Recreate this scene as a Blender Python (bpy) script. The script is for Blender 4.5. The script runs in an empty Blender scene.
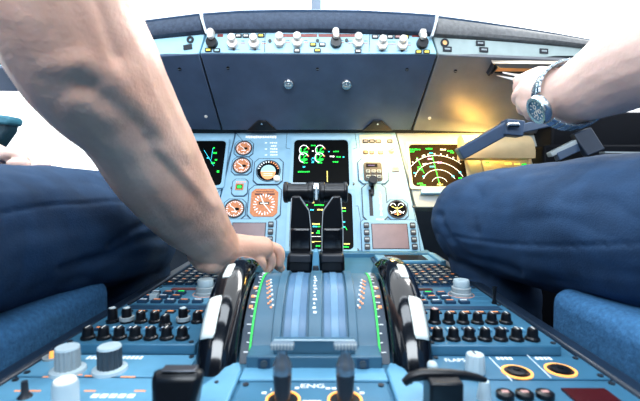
import bpy, bmesh, math, random
from mathutils import Matrix, Vector
random.seed(7)
C = bpy.context.scene.collection
R = math.radians
# ------------------------------------------------------------------ camera
F = 400.0
CAM = Vector((0.009, 0.0, 0.85))
ROT = Matrix.Rotation(R(0.47), 4, 'Z') @ Matrix.Rotation(R(90 - 2.65), 4, 'X')
cd = bpy.data.cameras.new('camera'); cam = bpy.data.objects.new('camera', cd); C.objects.link(cam)
cam.matrix_world = Matrix.Translation(CAM) @ ROT
cd.sensor_width = 36; cd.lens = F / 640 * 36; cd.clip_start = 0.02; cd.clip_end = 200
cd.dof.use_dof = True; cd.dof.focus_distance = 0.85; cd.dof.aperture_fstop = 7.0
bpy.context.scene.camera = cam
def ray(px, py):
    d = ROT.to_3x3() @ Vector(((px - 320) / F, -(py - 200.5) / F, -1)); return d / d.y
def P(px, py, Y): return CAM + ray(px, py) * Y
ZP = 0.662            # pedestal top
# ------------------------------------------------------------------ materials
MT = {}
def mat(name, col, rough=0.5, metal=0.0, em=None, es=0.0, noise=0.0, nscale=40, bump=0.0, bscale=300, coat=0.0, sub=0.0, col2=None, spec=None):
    if name in MT: return MT[name]
    m = bpy.data.materials.new(name); m.use_nodes = True
    nt = m.node_tree; b = nt.nodes['Principled BSDF']
    b.inputs['Base Color'].default_value = (*col, 1); b.inputs['Roughness'].default_value = rough
    b.inputs['Metallic'].default_value = metal
    if spec is not None: b.inputs['Specular IOR Level'].default_value = spec
    if coat: b.inputs['Coat Weight'].default_value = coat; b.inputs['Coat Roughness'].default_value = 0.08
    if sub:
        b.inputs['Subsurface Weight'].default_value = sub; b.inputs['Subsurface Radius'].default_value = (0.012, 0.004, 0.002); b.inputs['Subsurface Scale'].default_value = 0.6
    if em: b.inputs['Emission Color'].default_value = (*em, 1); b.inputs['Emission Strength'].default_value = es
    tc = nt.nodes.new('ShaderNodeTexCoord')
    n = nt.nodes.new('ShaderNodeTexNoise'); n.inputs['Scale'].default_value = nscale; n.inputs['Detail'].default_value = 4
    nt.links.new(tc.outputs['Object'], n.inputs['Vector'])
    k = noise if noise else 0.06
    r = nt.nodes.new('ShaderNodeValToRGB'); r.color_ramp.elements[0].position = 0.3; r.color_ramp.elements[1].position = 0.7
    c2 = col2 if col2 else [min(1, c * (1 + k)) for c in col]
    r.color_ramp.elements[0].color = (*[c * (1 - k) for c in col], 1); r.color_ramp.elements[1].color = (*c2, 1)
    nt.links.new(n.outputs['Fac'], r.inputs['Fac']); nt.links.new(r.outputs['Color'], b.inputs['Base Color'])
    if bump:
        n2 = nt.nodes.new('ShaderNodeTexNoise'); n2.inputs['Scale'].default_value = bscale
        nt.links.new(tc.outputs['Object'], n2.inputs['Vector'])
        bp = nt.nodes.new('ShaderNodeBump'); bp.inputs['Strength'].default_value = bump; bp.inputs['Distance'].default_value = 0.002
        nt.links.new(n2.outputs['Fac'], bp.inputs['Height']); nt.links.new(bp.outputs['Normal'], b.inputs['Normal'])
    MT[name] = m; return m
PAN = mat('panel blue', (0.29, 0.51, 0.67), 0.42)
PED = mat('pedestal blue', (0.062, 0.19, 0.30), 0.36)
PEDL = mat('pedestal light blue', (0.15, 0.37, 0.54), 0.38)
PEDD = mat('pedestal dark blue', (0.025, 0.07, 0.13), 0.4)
FCU = mat('control strip pale blue', (0.46, 0.76, 0.90), 0.45)
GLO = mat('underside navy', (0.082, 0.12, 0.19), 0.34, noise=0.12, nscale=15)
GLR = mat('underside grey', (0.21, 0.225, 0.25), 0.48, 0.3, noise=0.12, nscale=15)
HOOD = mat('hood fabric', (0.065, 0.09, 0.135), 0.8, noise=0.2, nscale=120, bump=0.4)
HOODT = mat('hood edge', (0.16, 0.25, 0.38), 0.6)
BLK = mat('black plastic', (0.008, 0.010, 0.014), 0.3)
GBLK = mat('gloss black', (0.006, 0.008, 0.012), 0.12, coat=0.6)
DK = mat('dark grey', (0.03, 0.035, 0.045), 0.45)
SCR = mat('screen black', (0.002, 0.003, 0.004), 0.4, spec=0.08)
SCB = mat('screen brown', (0.022, 0.014, 0.006), 0.5, spec=0.08)
DOFF = mat('blank display', (0.26, 0.19, 0.20), 0.25)
WHT = mat('white plastic', (0.88, 0.86, 0.80), 0.4)
IVO = mat('luminous white', (0.85, 0.9, 0.85), 0.35)
MRK = mat('marking white', (0.85, 0.9, 0.95), 0.5, em=(0.85, 0.9, 1), es=0.25)
MRO = mat('marking orange', (0.9, 0.35, 0.15), 0.5, em=(1, 0.35, 0.12), es=0.35)
AMB = mat('amber lit ring', (0.95, 0.45, 0.12), 0.5, em=(1, 0.42, 0.10), es=0.75)
YEL = mat('yellow legend', (0.85, 0.75, 0.1), 0.5, em=(1, 0.85, 0.1), es=0.4)
RED = mat('dull red window', (0.30, 0.05, 0.04), 0.3)
DRED = mat('dark red window', (0.08, 0.01, 0.012), 0.3)
GRN = mat('display green', (0, 0.6, 0.05), 0.5, em=(0.02, 1, 0.08), es=1.0)
GLN = mat('green arc stripe', (0.03, 0.62, 0.1), 0.5, em=(0.02, 0.9, 0.08), es=0.2)
CYN = mat('display cyan', (0, 0.6, 0.8), 0.5, em=(0.1, 0.75, 1), es=0.9)
DWH = mat('display white', (0.9, 0.9, 0.9), 0.5, em=(1, 1, 1), es=0.9)
DYE = mat('display yellow', (0.9, 0.8, 0.2), 0.5, em=(1, 0.85, 0.2), es=0.9)
DMG = mat('display magenta', (0.8, 0.3, 0.8), 0.5, em=(1, 0.45, 1), es=0.7)
GAU = mat('lit gauge face', (0.42, 0.17, 0.08), 0.5, em=(1, 0.35, 0.12), es=0.18, noise=0.25, nscale=200)
GSKY = mat('horizon sky', (0.35, 0.6, 0.7), 0.5, em=(0.5, 0.8, 1), es=0.2)
STL = mat('brushed steel', (0.6, 0.62, 0.64), 0.25, 1.0)
KGR = mat('grey knob', (0.36, 0.42, 0.45), 0.4)
KLT = mat('light knob', (0.50, 0.62, 0.68), 0.4)
KDK = mat('knob flutes', (0.06, 0.08, 0.10), 0.4)
PNK = mat('pinkish cap', (0.55, 0.32, 0.30), 0.5)
BRZ = mat('bare metal edge', (0.45, 0.40, 0.34), 0.3, 0.8)
ORG = mat('orange painted glow', (0.85, 0.48, 0.22), 0.45, em=(1, 0.45, 0.15), es=0.15)  # sunlit warmth of the slot put into base colour and emission
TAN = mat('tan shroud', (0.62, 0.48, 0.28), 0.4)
ARMM = mat('slate arm', (0.07, 0.11, 0.18), 0.4)
SKN = mat('skin', (0.84, 0.50, 0.38), 0.42, noise=0.14, nscale=14, bump=0.25, bscale=220, sub=0.12, col2=(0.90, 0.60, 0.48))
SKP = mat('pale skin', (0.86, 0.62, 0.54), 0.5, noise=0.08, nscale=14, bump=0.2, bscale=220, sub=0.15)
NAIL = mat('nail', (0.82, 0.55, 0.48), 0.3)
TRS = mat('navy trousers', (0.022, 0.062, 0.135), 0.8, noise=0.2, nscale=26, bump=0.35, bscale=500)
SEAT = mat('seat blue', (0.06, 0.19, 0.37), 0.9, noise=0.2, nscale=180, bump=0.6, bscale=260)
SHL = mat('shell grey', (0.10, 0.13, 0.17), 0.6)
FLR = mat('floor dark', (0.02, 0.022, 0.028), 0.8)
PAP = mat('paper', (0.92, 0.9, 0.86), 0.6)
TEAL = mat('teal padding', (0.012, 0.05, 0.075), 0.5)
TEALT = mat('teal edge', (0.06, 0.22, 0.30), 0.5)
def glassmat():
    m = bpy.data.materials.new('window glass'); m.use_nodes = True; nt = m.node_tree; nt.nodes.clear()
    o = nt.nodes.new('ShaderNodeOutputMaterial'); t = nt.nodes.new('ShaderNodeBsdfTransparent'); g = nt.nodes.new('ShaderNodeBsdfGlossy')
    g.inputs['Roughness'].default_value = 0.02; mx = nt.nodes.new('ShaderNodeMixShader'); mx.inputs[0].default_value = 0.04
    nt.links.new(t.outputs[0], mx.inputs[1]); nt.links.new(g.outputs[0], mx.inputs[2]); nt.links.new(mx.outputs[0], o.inputs[0]); return m
GLS = glassmat()
# ------------------------------------------------------------------ frames
class Fr:
    def __init__(s, o, ux, uy):
        ux = Vector(ux).normalized(); uy = Vector(uy); n = ux.cross(uy).normalized(); uy = n.cross(ux)
        s.M = Matrix(((ux.x, uy.x, n.x, o[0]), (ux.y, uy.y, n.y, o[1]), (ux.z, uy.z, n.z, o[2]), (0, 0, 0, 1))); s.I = s.M.inverted()
    def hit(s, px, py, h=0.0):
        a = s.I @ CAM; d = s.I.to_3x3() @ ray(px, py); t = (h - a.z) / d.z; q = a + d * t
        return (q.x, q.y)
    def loc(s, w): return s.I @ Vector(w)
WORLD = Fr((0, 0, 0), (1, 0, 0), (0, 1, 0))
PF = Fr((0, 0, ZP), (1, 0, 0), (0, 1, 0))
MF = Fr((0, 1.016, ZP), (1, 0, 0), (0, math.cos(R(62)), math.sin(R(62))))
# ------------------------------------------------------------------ mesh builder
class MB:
    def __init__(s): s.bm = bmesh.new(); s.mats = []
    def mi(s, m):
        if m not in s.mats: s.mats.append(m)
        return s.mats.index(m)
    def face(s, vs, m):
        try: f = s.bm.faces.new(vs); f.material_index = s.mi(m); return f
        except ValueError: return None
    def hexa(s, p, m):   # 4 bottom + 4 top points
        v = [s.bm.verts.new(q) for q in p]
        for a in ((3, 2, 1, 0), (4, 5, 6, 7), (0, 1, 5, 4), (1, 2, 6, 5), (2, 3, 7, 6), (3, 0, 4, 7)): s.face([v[i] for i in a], m)
        return s
    def box(s, x0, x1, y0, y1, z0, z1, m):
        return s.hexa([(x0, y0, z0), (x1, y0, z0), (x1, y1, z0), (x0, y1, z0), (x0, y0, z1), (x1, y0, z1), (x1, y1, z1), (x0, y1, z1)], m)
    def prism(s, pts, z0, z1, m, mside=None):
        a = [s.bm.verts.new((p[0], p[1], z0)) for p in pts]; b = [s.bm.verts.new((p[0], p[1], z1)) for p in pts]; n = len(pts)
        s.face(list(reversed(a)), m); s.face(b, m)
        for i in range(n): s.face([a[i], a[(i + 1) % n], b[(i + 1) % n], b[i]], mside or m)
        return s
    def lathe(s, cx, cy, prof, m, seg=24, caps=True, flute=0):
        rings = []
        for r, z in prof:
            ring = []
            for i in range(seg):
                t = 2 * math.pi * i / seg; rr = r * (1 - flute * (i % 2)); ring.append(s.bm.verts.new((cx + rr * math.cos(t), cy + rr * math.sin(t), z)))
            rings.append(ring)
        for a, b in zip(rings, rings[1:]):
            for i in range(seg): s.face([a[i], a[(i + 1) % seg], b[(i + 1) % seg], b[i]], m)
        if caps: s.face(list(reversed(rings[0])), m); s.face(rings[-1], m)
        return s
    def cyl(s, cx, cy, z0, z1, r, m, seg=20): return s.lathe(cx, cy, [(r, z0), (r, z1)], m, seg)
    def ring(s, cx, cy, z0, z1, r0, r1, m, seg=28, a0=0, a1=360, sy=1.0):
        full = abs(a1 - a0) >= 360; n = seg; R4 = []
        for i in range(n + (0 if full else 1)):
            t = R(a0 + (a1 - a0) * i / n); c, q = math.cos(t), math.sin(t) * sy
            R4.append([s.bm.verts.new(v) for v in ((cx + r0 * c, cy + r0 * q, z0), (cx + r1 * c, cy + r1 * q, z0), (cx + r1 * c, cy + r1 * q, z1), (cx + r0 * c, cy + r0 * q, z1))])
        for i in range(len(R4) if full else len(R4) - 1):
            a, b = R4[i], R4[(i + 1) % len(R4)]
            for k in range(4): s.face([a[k], a[(k + 1) % 4], b[(k + 1) % 4], b[k]], m)
        if not full: s.face(list(reversed(R4[0])), m); s.face(R4[-1], m)
        return s
    def bar(s, p0, p1, w, z0, z1, m):   # a flat stroke in the frame plane
        d = Vector((p1[0] - p0[0], p1[1] - p0[1])); 
        if d.length < 1e-7: return s
        d.normalize(); n = Vector((-d.y, d.x)) * w / 2
        return s.prism([(p0[0] - n.x, p0[1] - n.y), (p1[0] - n.x, p1[1] - n.y), (p1[0] + n.x, p1[1] + n.y), (p0[0] + n.x, p0[1] + n.y)], z0, z1, m)
    def tube(s, pts, rad, m, seg=10, caps=True):
        pts = [Vector(p) for p in pts]; rings = []; up = None
        for i, p in enumerate(pts):
            d = (pts[min(i + 1, len(pts) - 1)] - pts[max(i - 1, 0)]).normalized()
            if up is None: up = Vector((0, 0, 1)) if abs(d.z) < 0.9 else Vector((1, 0, 0))
            a = d.cross(up).normalized(); up = a.cross(d).normalized(); r = rad[i] if isinstance(rad, (list, tuple)) else rad
            rings.append([s.bm.verts.new(p + a * r * math.cos(2 * math.pi * k / seg) + up * r * math.sin(2 * math.pi * k / seg)) for k in range(seg)])
        for a, b in zip(rings, rings[1:]):
            for k in range(seg): s.face([a[k], a[(k + 1) % seg], b[(k + 1) % seg], b[k]], m)
        if caps: s.face(list(reversed(rings[0])), m); s.face(rings[-1], m)
        return s
    def arcstrip(s, x0, x1, yc, zc, r0, r1, a0, a1, m, n=40):   # curved slab around an x axis
        v = []
        for i in range(n + 1):
            t = R(a0 + (a1 - a0) * i / n); c, q = math.cos(t), math.sin(t)
            v.append([s.bm.verts.new(w) for w in ((x0, yc + r0 * c, zc + r0 * q), (x1, yc + r0 * c, zc + r0 * q), (x1, yc + r1 * c, zc + r1 * q), (x0, yc + r1 * c, zc + r1 * q))])
        for a, b in zip(v, v[1:]):
            for k in range(4): s.face([a[k], b[k], b[(k + 1) % 4], a[(k + 1) % 4]], m)
        s.face(v[0], m); s.face(list(reversed(v[-1])), m); return s
    def text(s, st, x, y, z, size, m, align='CENTER', sx=1.0, rot=0.0):
        cu = bpy.data.curves.new('t', 'FONT'); cu.body = st; cu.size = size; cu.align_x = align; cu.align_y = 'CENTER'; cu.offset = size * 0.012
        o = bpy.data.objects.new('t', cu); C.objects.link(o); bpy.context.view_layer.update()
        me = bpy.data.meshes.new_from_object(o.evaluated_get(bpy.context.evaluated_depsgraph_get()))
        mi = s.mi(m); cr, sr = math.cos(rot), math.sin(rot)
        vs = [s.bm.verts.new((x + v.co.x * sx * cr - v.co.y * sr, y + v.co.x * sx * sr + v.co.y * cr, z)) for v in me.vertices]
        for p in me.polygons:
            try: f = s.bm.faces.new([vs[i] for i in p.vertices]); f.material_index = mi
            except ValueError: pass
        bpy.data.objects.remove(o); bpy.data.meshes.remove(me); return s
def rrect(x0, x1, y0, y1, r, n=4):
    out = []
    for cx, cy, a in ((x1 - r, y1 - r, 0), (x0 + r, y1 - r, 90), (x0 + r, y0 + r, 180), (x1 - r, y0 + r, 270)):
        for i in range(n + 1): t = R(a + 90 * i / n); out.append((cx + r * math.cos(t), cy + r * math.sin(t)))
    return out
def chamf(x0, x1, y0, y1, c): return rrect(x0, x1, y0, y1, c, 1)
def tag(o, label, cat, group=None, kind=None):
    o['label'] = label; o['category'] = cat
    if group: o['group'] = group
    if kind: o['kind'] = kind
    return o
def thing(name, label, cat, fr=WORLD, loc=(0, 0, 0), group=None):
    o = bpy.data.objects.new(name, None); o.empty_display_size = 0.02; C.objects.link(o)
    o.matrix_world = fr.M @ Matrix.Translation(Vector(loc)); tag(o, label, cat, group); o['_f'] = 0
    del o['_f']; WM[o.name] = o.matrix_world.copy(); return o
WM = {}
def obj(name, mb, parent=None, fr=WORLD, bev=0.0, label=None, flat=False, org=None):
    me = bpy.data.meshes.new(name)
    bmesh.ops.recalc_face_normals(mb.bm, faces=mb.bm.faces)
    o = bpy.data.objects.new(name, me); C.objects.link(o)
    if parent is not None:
        W = WM[parent.name]; bmesh.ops.transform(mb.bm, matrix=W.inverted() @ fr.M, verts=mb.bm.verts); o.parent = parent; WM[o.name] = W
    else:
        W = fr.M @ (Matrix.Translation(Vector(org)) if org else Matrix())
        bmesh.ops.transform(mb.bm, matrix=W.inverted() @ fr.M, verts=mb.bm.verts); o.matrix_world = W; WM[o.name] = W
    for f in mb.bm.faces: f.smooth = not flat
    mb.bm.to_mesh(me); mb.bm.free()
    for m in mb.mats: me.materials.append(m)
    if not flat: me.set_sharp_from_angle(angle=R(38))
    if bev:
        b = o.modifiers.new('bevel', 'BEVEL'); b.width = bev; b.segments = 2; b.limit_method = 'ANGLE'; b.angle_limit = R(40)
    if label: o['label'] = label
    return o
def struct(name, mb, fr=WORLD, label=None, cat=None, bev=0, parent=None):
    o = obj(name, mb, parent, fr, bev)
    if parent is None:
        o['kind'] = 'structure'
        if label: o['label'] = label
        if cat: o['category'] = cat
    return o
# =================================================================== SHELL
struct('floor', MB().box(-1.15, 1.15, -1.2, 1.62, -0.05, 0, FLR), label='dark cockpit floor under the seats', cat='floor')
struct('ceiling', MB().box(-0.9, 0.9, -1.2, 0.55, 1.72, 1.76, SHL), label='grey cockpit ceiling above the seats', cat='ceiling')
struct('wall_back', MB().box(-1.1, 1.1, -1.25, -1.2, 0, 1.72, SHL), label='grey rear cockpit wall behind the camera', cat='wall')
struct('wall_front', MB().box(-1.1, 1.1, 1.56, 1.60, 0, 0.86, SHL), label='grey bulkhead ahead of the instrument panel', cat='wall')
def side(sg, nm):
    a = 1.02 * sg; b = 1.06 * sg; lo = 0.80 if sg < 0 else 1.02
    x0, x1 = min(a, b), max(a, b)
    m = MB().box(x0, x1, -1.2, 1.6, 0, lo, SHL).box(x0, x1, -1.2, 0.1, lo, 1.72, SHL)
    struct('wall_' + nm, m, label='grey %s side wall below the side window' % nm, cat='wall')
    g = bpy.data.objects.new('window_1' if sg < 0 else 'window_2', None); C.objects.link(g); g['kind'] = 'structure'
    g['label'] = '%s side window with bright sky outside' % nm; g['category'] = 'window'; WM[g.name] = Matrix()
    obj('window_pane', MB().box(sg * 1.035 - 0.002, sg * 1.035 + 0.002, 0.12, 1.5, lo + 0.02, 1.6, GLS), g)
    obj('window_frame', MB().box(x0, x1, 0.1, 0.14, lo, 1.62, SHL).box(x0, x1, 0.1, 1.58, 1.6, 1.72, SHL).box(x0, x1, 0.1, 1.58, lo - 0.01, lo + 0.02, SHL), g, bev=0.006)
side(-1, 'left'); side(1, 'right')
g = bpy.data.objects.new('window_3', None); C.objects.link(g); g['kind'] = 'structure'; g['label'] = 'windshield with grey centre post above the glareshield'; g['category'] = 'window'; WM[g.name] = Matrix()
a, b = P(312.5, 8, 1.50), P(321.5, 8, 1.50)
obj('centre_post', MB().hexa([(a.x, 1.50, 1.18), (b.x, 1.50, 1.18), (b.x, 1.53, 1.18), (a.x, 1.53, 1.18), (a.x, 1.15, 1.90), (b.x, 1.15, 1.90), (b.x, 1.18, 1.90), (a.x, 1.18, 1.90)], mat('post', (0.35, 0.42, 0.5), 0.6)), g, bev=0.004)
for sg in (-1, 1):
    obj('windshield_pane', MB().hexa([(sg * 0.02, 1.51, 1.2), (sg * 0.98, 1.45, 1.2), (sg * 0.98, 1.452, 1.2), (sg * 0.02, 1.512, 1.2), (sg * 0.02, 1.16, 1.9), (sg * 0.98, 1.1, 1.9), (sg * 0.98, 1.102, 1.9), (sg * 0.02, 1.162, 1.9)], GLS), g)
# =================================================================== GLARESHIELD
def slabpts(m, pts, back, mt):   # 4 front points, pushed back
    m.hexa([Vector(p) + Vector(back) for p in pts] + [Vector(p) for p in pts], mt)
def lerp(a, b, t): return a + (b - a) * t
def hood(name, label, top, bot, Yt, Yb, mt):
    """top/bot: lists of (px,py); curved padded lip between them, with a flat deck behind"""
    n = len(top); t = thing(name, label, 'glareshield', WORLD, P(*bot[n // 2], Yb[n // 2]))
    m = MB(); rows = []
    for i in range(n):
        B = P(*bot[i], Yb[i]); T = P(*top[i], Yt[i]); h = T.z - B.z; prof = []
        for f, dy in ((0, 0.0), (0.06, -0.010), (0.2, -0.014), (0.5, -0.011), (0.74, -0.004), (0.80, 0.004), (0.86, -0.001), (0.93, 0.006), (0.99, 0.022), (1.0, 0.045)):
            q = lerp(B, T, f); q.y += dy; prof.append(q)
        q = prof[-1].copy(); q.y += 0.03; q.z -= 0.012; prof.append(q)
        q = q.copy(); q.y += 0.02; q.z = B.z + 0.01; prof.append(q)
        q = q.copy(); q.y = 1.45; q.z = B.z - 0.01; prof.append(q)
        q = q.copy(); q.z -= 0.02; prof.append(q)
        q = B.copy(); q.z -= 0.004; q.y += 0.02; prof.append(q)
        rows.append([m.bm.verts.new(w) for w in prof])
    k = len(rows[0])
    for a, b in zip(rows, rows[1:]):
        for j in range(k): m.face([a[j], b[j], b[(j + 1) % k], a[(j + 1) % k]], HOODT if j in (5, 6, 7, 8, 9) else mt)
    m.face(rows[0], mt); m.face(list(reversed(rows[-1])), mt)
    obj('padded_hood', m, t); return t
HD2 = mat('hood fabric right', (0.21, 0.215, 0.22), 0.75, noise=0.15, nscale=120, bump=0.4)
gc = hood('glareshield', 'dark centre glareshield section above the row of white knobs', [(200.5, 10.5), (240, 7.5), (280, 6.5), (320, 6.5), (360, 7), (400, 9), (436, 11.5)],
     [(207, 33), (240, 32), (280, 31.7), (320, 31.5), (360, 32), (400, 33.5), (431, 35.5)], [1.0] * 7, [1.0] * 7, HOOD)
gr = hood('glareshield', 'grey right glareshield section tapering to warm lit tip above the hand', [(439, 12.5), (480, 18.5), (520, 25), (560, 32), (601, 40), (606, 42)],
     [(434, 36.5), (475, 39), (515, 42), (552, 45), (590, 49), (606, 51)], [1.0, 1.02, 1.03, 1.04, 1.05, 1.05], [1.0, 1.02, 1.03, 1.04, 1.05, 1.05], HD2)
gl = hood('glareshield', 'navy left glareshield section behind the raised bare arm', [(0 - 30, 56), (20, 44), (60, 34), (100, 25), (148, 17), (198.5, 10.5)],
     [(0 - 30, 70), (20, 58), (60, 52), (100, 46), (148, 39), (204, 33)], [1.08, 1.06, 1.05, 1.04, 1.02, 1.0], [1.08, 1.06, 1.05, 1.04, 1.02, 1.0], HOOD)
for nm, L in (('left', [(199.8, 10), (206.3, 33.4)]), ('right', [(438.2, 12), (432.2, 36)])):  # pale strips paint the bright sky seen through the hood gaps
    t = thing('sky_gap_strip', 'thin pale strip standing in for sky through the %s joint of the padded hood' % nm, 'trim', WORLD, P(*L[1], .985))
    a, b = P(*L[0], .992), P(*L[1], .985); w_ = Vector((.0028, 0, 0)); d_ = Vector((0, .02, 0)); mm = (a + b) / 2 + Vector((0, -.008, 0)); m = MB()
    for p, q in ((a, mm), (mm, b)): m.hexa([p - w_, p + w_, p + w_ + d_, p - w_ + d_, q - w_, q + w_, q + w_ + d_, q - w_ + d_], mat('joint strip', (.75, .85, .92), .5))
    obj('strip', m, t)
def quadfr(bl, br, tl):
    return Fr(bl, (br - bl), (tl - bl))
# centre strip frame
FB = P(200, 53, 1.0); FBR = P(437, 53.5, 1.0); FT = P(206, 33, 1.012)
FF = Fr(FB, FBR - FB, (0, 0.09, 1))
def strip(fr, pts, mt, h0, h1, m): m.prism([fr.hit(*p) for p in pts], h0, h1, mt)
tcp = thing('flight_control_panel', 'pale blue autopilot control strip with white knobs under centre glareshield', 'control panel', FF, (0, 0, 0))
m = MB(); strip(FF, [(200.3, 53), (437, 54), (431, 36), (300, 31.5), (207, 33.2)], FCU, -0.05, 0, m); obj('faceplate', m, tcp, FF, 0.002)
m = MB()
for x in (265, 369.5):
    m.bar(FF.hit(x - .5, 52), FF.hit(x + .3, 33), 0.0012, 0, 0.0008, DK)
obj('seam', m, tcp, FF)
def pxs(fr, px, py, h=0): # metres per pixel there
    a = fr.hit(px - .5, py, h); b = fr.hit(px + .5, py, h); return math.hypot(b[0] - a[0], b[1] - a[1])
for x0, x1 in ((217.5, 223), (276, 300), (300.5, 317), (318.5, 336), (336.5, 357), (412, 420)):
    a = FF.hit(x0, 37.0); b = FF.hit(x1, 34.2)
    obj('display_window', MB().box(a[0], b[0], a[1], b[1], 0, 0.001, RED), tcp, FF)
for x, y in ((270, 41), (346.5, 40.5), (317.6, 40.8)):
    u, v = FF.hit(x, y); obj('screw', MB().cyl(u, v, 0, 0.003, 0.0042, BLK, 12), tcp, FF)
def button(fr, t, x, y, w, h, col, z=0.0, ring=DK):
    if fr is FF: w, h = 6.8, 3.9
    u, v = fr.hit(x, y); s = pxs(fr, x, y); w *= s / 2; h *= s / 2
    b = obj('push_button', MB().prism(rrect(u - w, u + w, v - h, v + h, min(w, h) * 0.45, 2), z, z + 0.003, ring), t, fr, 0.0005)
    obj('legend', MB().box(u - w * .62, u + w * .62, v - h * .5, v + h * .45, z + 0.003, z + 0.0036, col), b, fr)
for x, y, c in [(231, 36, WHT), (238.5, 36, WHT), (246, 36, WHT), (253.5, 36, WHT), (261, 35.8, YEL), (375, 37, WHT), (382.5, 37, WHT), (390, 37, WHT), (397.5, 37, PNK), (405.5, 37, YEL)]:
    button(FF, tcp, x, y, 6, 3.4, c)
for x, y, c in [(208.5, 50.2, YEL), (217, 50.5, FCU), (297, 50.8, WHT), (317.5, 50.5, YEL), (313, 44.8, YEL), (322.3, 44.8, WHT), (358, 51.2, WHT), (418.5, 52, YEL), (426.5, 52, YEL)]:
    button(FF, tcp, x, y, 6, 3.4, c)
def fknob(x, y, blackbase=False, tilt=0, big=4.7):
    u, v = FF.hit(x, y + (2 if blackbase else 0)); s = 0.0029
    if blackbase:
        k = obj('rotary_knob', MB().lathe(u, v - .002, [(5 * s, 0), (4.6 * s, 0.012)], BLK, 20), tcp, FF, label='black based rotary knob with white lever top')
        obj('knob_cap', MB().lathe(u, v + .009, [(2.6 * s, 0.008), (2.7 * s, 0.02), (2.2 * s, .024)], WHT, 16).lathe(u - .001, v + .021, [(2.6 * s, 0.0), (3.3 * s, 0.008), (2.6 * s, 0.018)], WHT, 16), k, FF, label='white cap')
    else:
        k = obj('rotary_knob', MB().lathe(u, v - .003, [(big * s, 0), (big * s, 0.010), (big * .9 * s, .012)], WHT, 12, flute=.06), tcp, FF, label='white rotary knob')
        obj('knob_cap', MB().lathe(u, v + .006, [(3.4 * s, 0.012), (3.5 * s, 0.02), (2.9 * s, 0.023)], WHT, 14, flute=.05).box(u - .001, u + .001, v - .001, v + .006, .023, .0236, PNK), k, FF)
fknob(212.3, 40.5, True); fknob(336, 40, True); fknob(422, 41, True)
for x, y in ((233, 43), (254.5, 43), (280, 41.5), (297.5, 41.5), (358, 42), (382, 44.5), (402, 44.5)): fknob(x, y)
m = MB()
for x, y in ((243, 43), (264, 43.5), (288, 42.5), (306, 42.5), (342, 42.5), (350, 43), (366, 43), (390, 44), (394, 44), (409, 45)):
    u, v = FF.hit(x, y); m.box(u - .006, u + .006, v - .0015, v + .001, 0, .0005, PNK); m.box(u - .005, u + .004, v + .004, v + .006, 0, .0005, HOODT)
for x, y in ((234, 49.5), (255, 49.5), (382, 51), (402, 51)):
    u, v = FF.hit(x, y); m.box(u - .014, u + .014, v - .0008, v + .0004, 0, .0005, HOODT)
    m.cyl(u, v + .001, 0, .004, .0035, BLK, 10)
obj('markings', m, tcp, FF)
# underside centre panel
UB = P(222, 130, 1.17); UBR = P(412, 130, 1.17); UT = P(200, 54, 1.0)
UF = Fr(UB, UBR - UB, Vector((0, UT.y - UB.y, UT.z - UB.z)))
def under(name, label, pts, mt, cx, cy):
    t = thing(name, label, 'panel', UF, (*UF.hit(cx, cy), 0)); m = MB(); m.prism([UF.hit(*p) for p in pts], -0.012, 0, mt)
    obj('panel_skin', m, t, UF, 0.002); return t
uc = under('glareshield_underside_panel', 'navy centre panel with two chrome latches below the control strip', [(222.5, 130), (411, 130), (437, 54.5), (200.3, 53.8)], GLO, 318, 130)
for x, y in ((288.5, 83.5), (346.5, 84)):
    u, v = UF.hit(x, y); s = pxs(UF, x, y)
    k = obj('latch', MB().lathe(u, v, [(5.6 * s, 0), (5.6 * s, .004), (4.6 * s, .008)], STL, 24), uc, UF, label='chrome round latch'); obj('latch_slot', MB().lathe(u, v, [(2.6 * s, .008), (2.3 * s, .012), (1, .012)][:2], STL, 12).box(u - 3 * s, u + 3 * s, v - .6 * s, v + .6 * s, .008, .0125, KGR), k, UF)
def screws(t, fr, L, mt=BLK, r=1.7):
    for x, y in L:
        u, v = fr.hit(x, y); s = pxs(fr, x, y); obj('screw', MB().lathe(u, v, [(r * s, 0), (r * s, .0015), (r * .6 * s, .002)], mt, 12).box(u - r * .8 * s, u + r * .8 * s, v - .2 * s, v + .2 * s, .002, .0022, KGR), t, fr)
obj('backing', MB().prism([UF.hit(*p) for p in ((110, 136), (558, 136), (578, 62), (80, 62))], -0.03, -0.0125, BLK), uc, UF, label='black backing added to keep the joints dark')  # added plate, hides the bright daylight behind the panel joints
screws(uc, UF, [(228, 68), (317.5, 69), (407, 69.5)])
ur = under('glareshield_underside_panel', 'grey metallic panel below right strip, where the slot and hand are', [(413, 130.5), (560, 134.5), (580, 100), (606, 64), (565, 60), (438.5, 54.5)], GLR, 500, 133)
screws(ur, UF, [(455.5, 71)]); screws(ur, UF, [(429.5, 118)], WHT, 1.6)
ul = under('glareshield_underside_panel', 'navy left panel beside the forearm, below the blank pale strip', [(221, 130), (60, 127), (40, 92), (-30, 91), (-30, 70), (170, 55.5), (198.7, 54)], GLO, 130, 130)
screws(ul, UF, [(179.5, 69)]); screws(ul, UF, [(206, 116.5)], WHT, 1.6)
# black lower edge line and bracket humps
for cx, w1, w2, lab in ((262, 12, 5, 'black bracket under the centre panel above the gauges'), (377.5, 12, 5, 'black bracket under the centre panel above the warm lit switches')):
    t = thing('bracket', lab, 'bracket', UF, (*UF.hit(cx, 130), 0))
    obj('bracket_plate', MB().prism([UF.hit(*p) for p in ((cx - w1 - 3, 130), (cx + w1 + 3, 130), (cx + w2 + 1, 121.5), (cx + w2 - 1, 120), (cx - w2 + 1, 120), (cx - w2 - 1, 121.5))], 0, 0.005, BLK), t, UF, 0.002)
    u, v = UF.hit(cx, 122.5); obj('bolt', MB().lathe(u, v, [(.0035, .005), (.003, .008)], STL, 12), t, UF)
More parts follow.
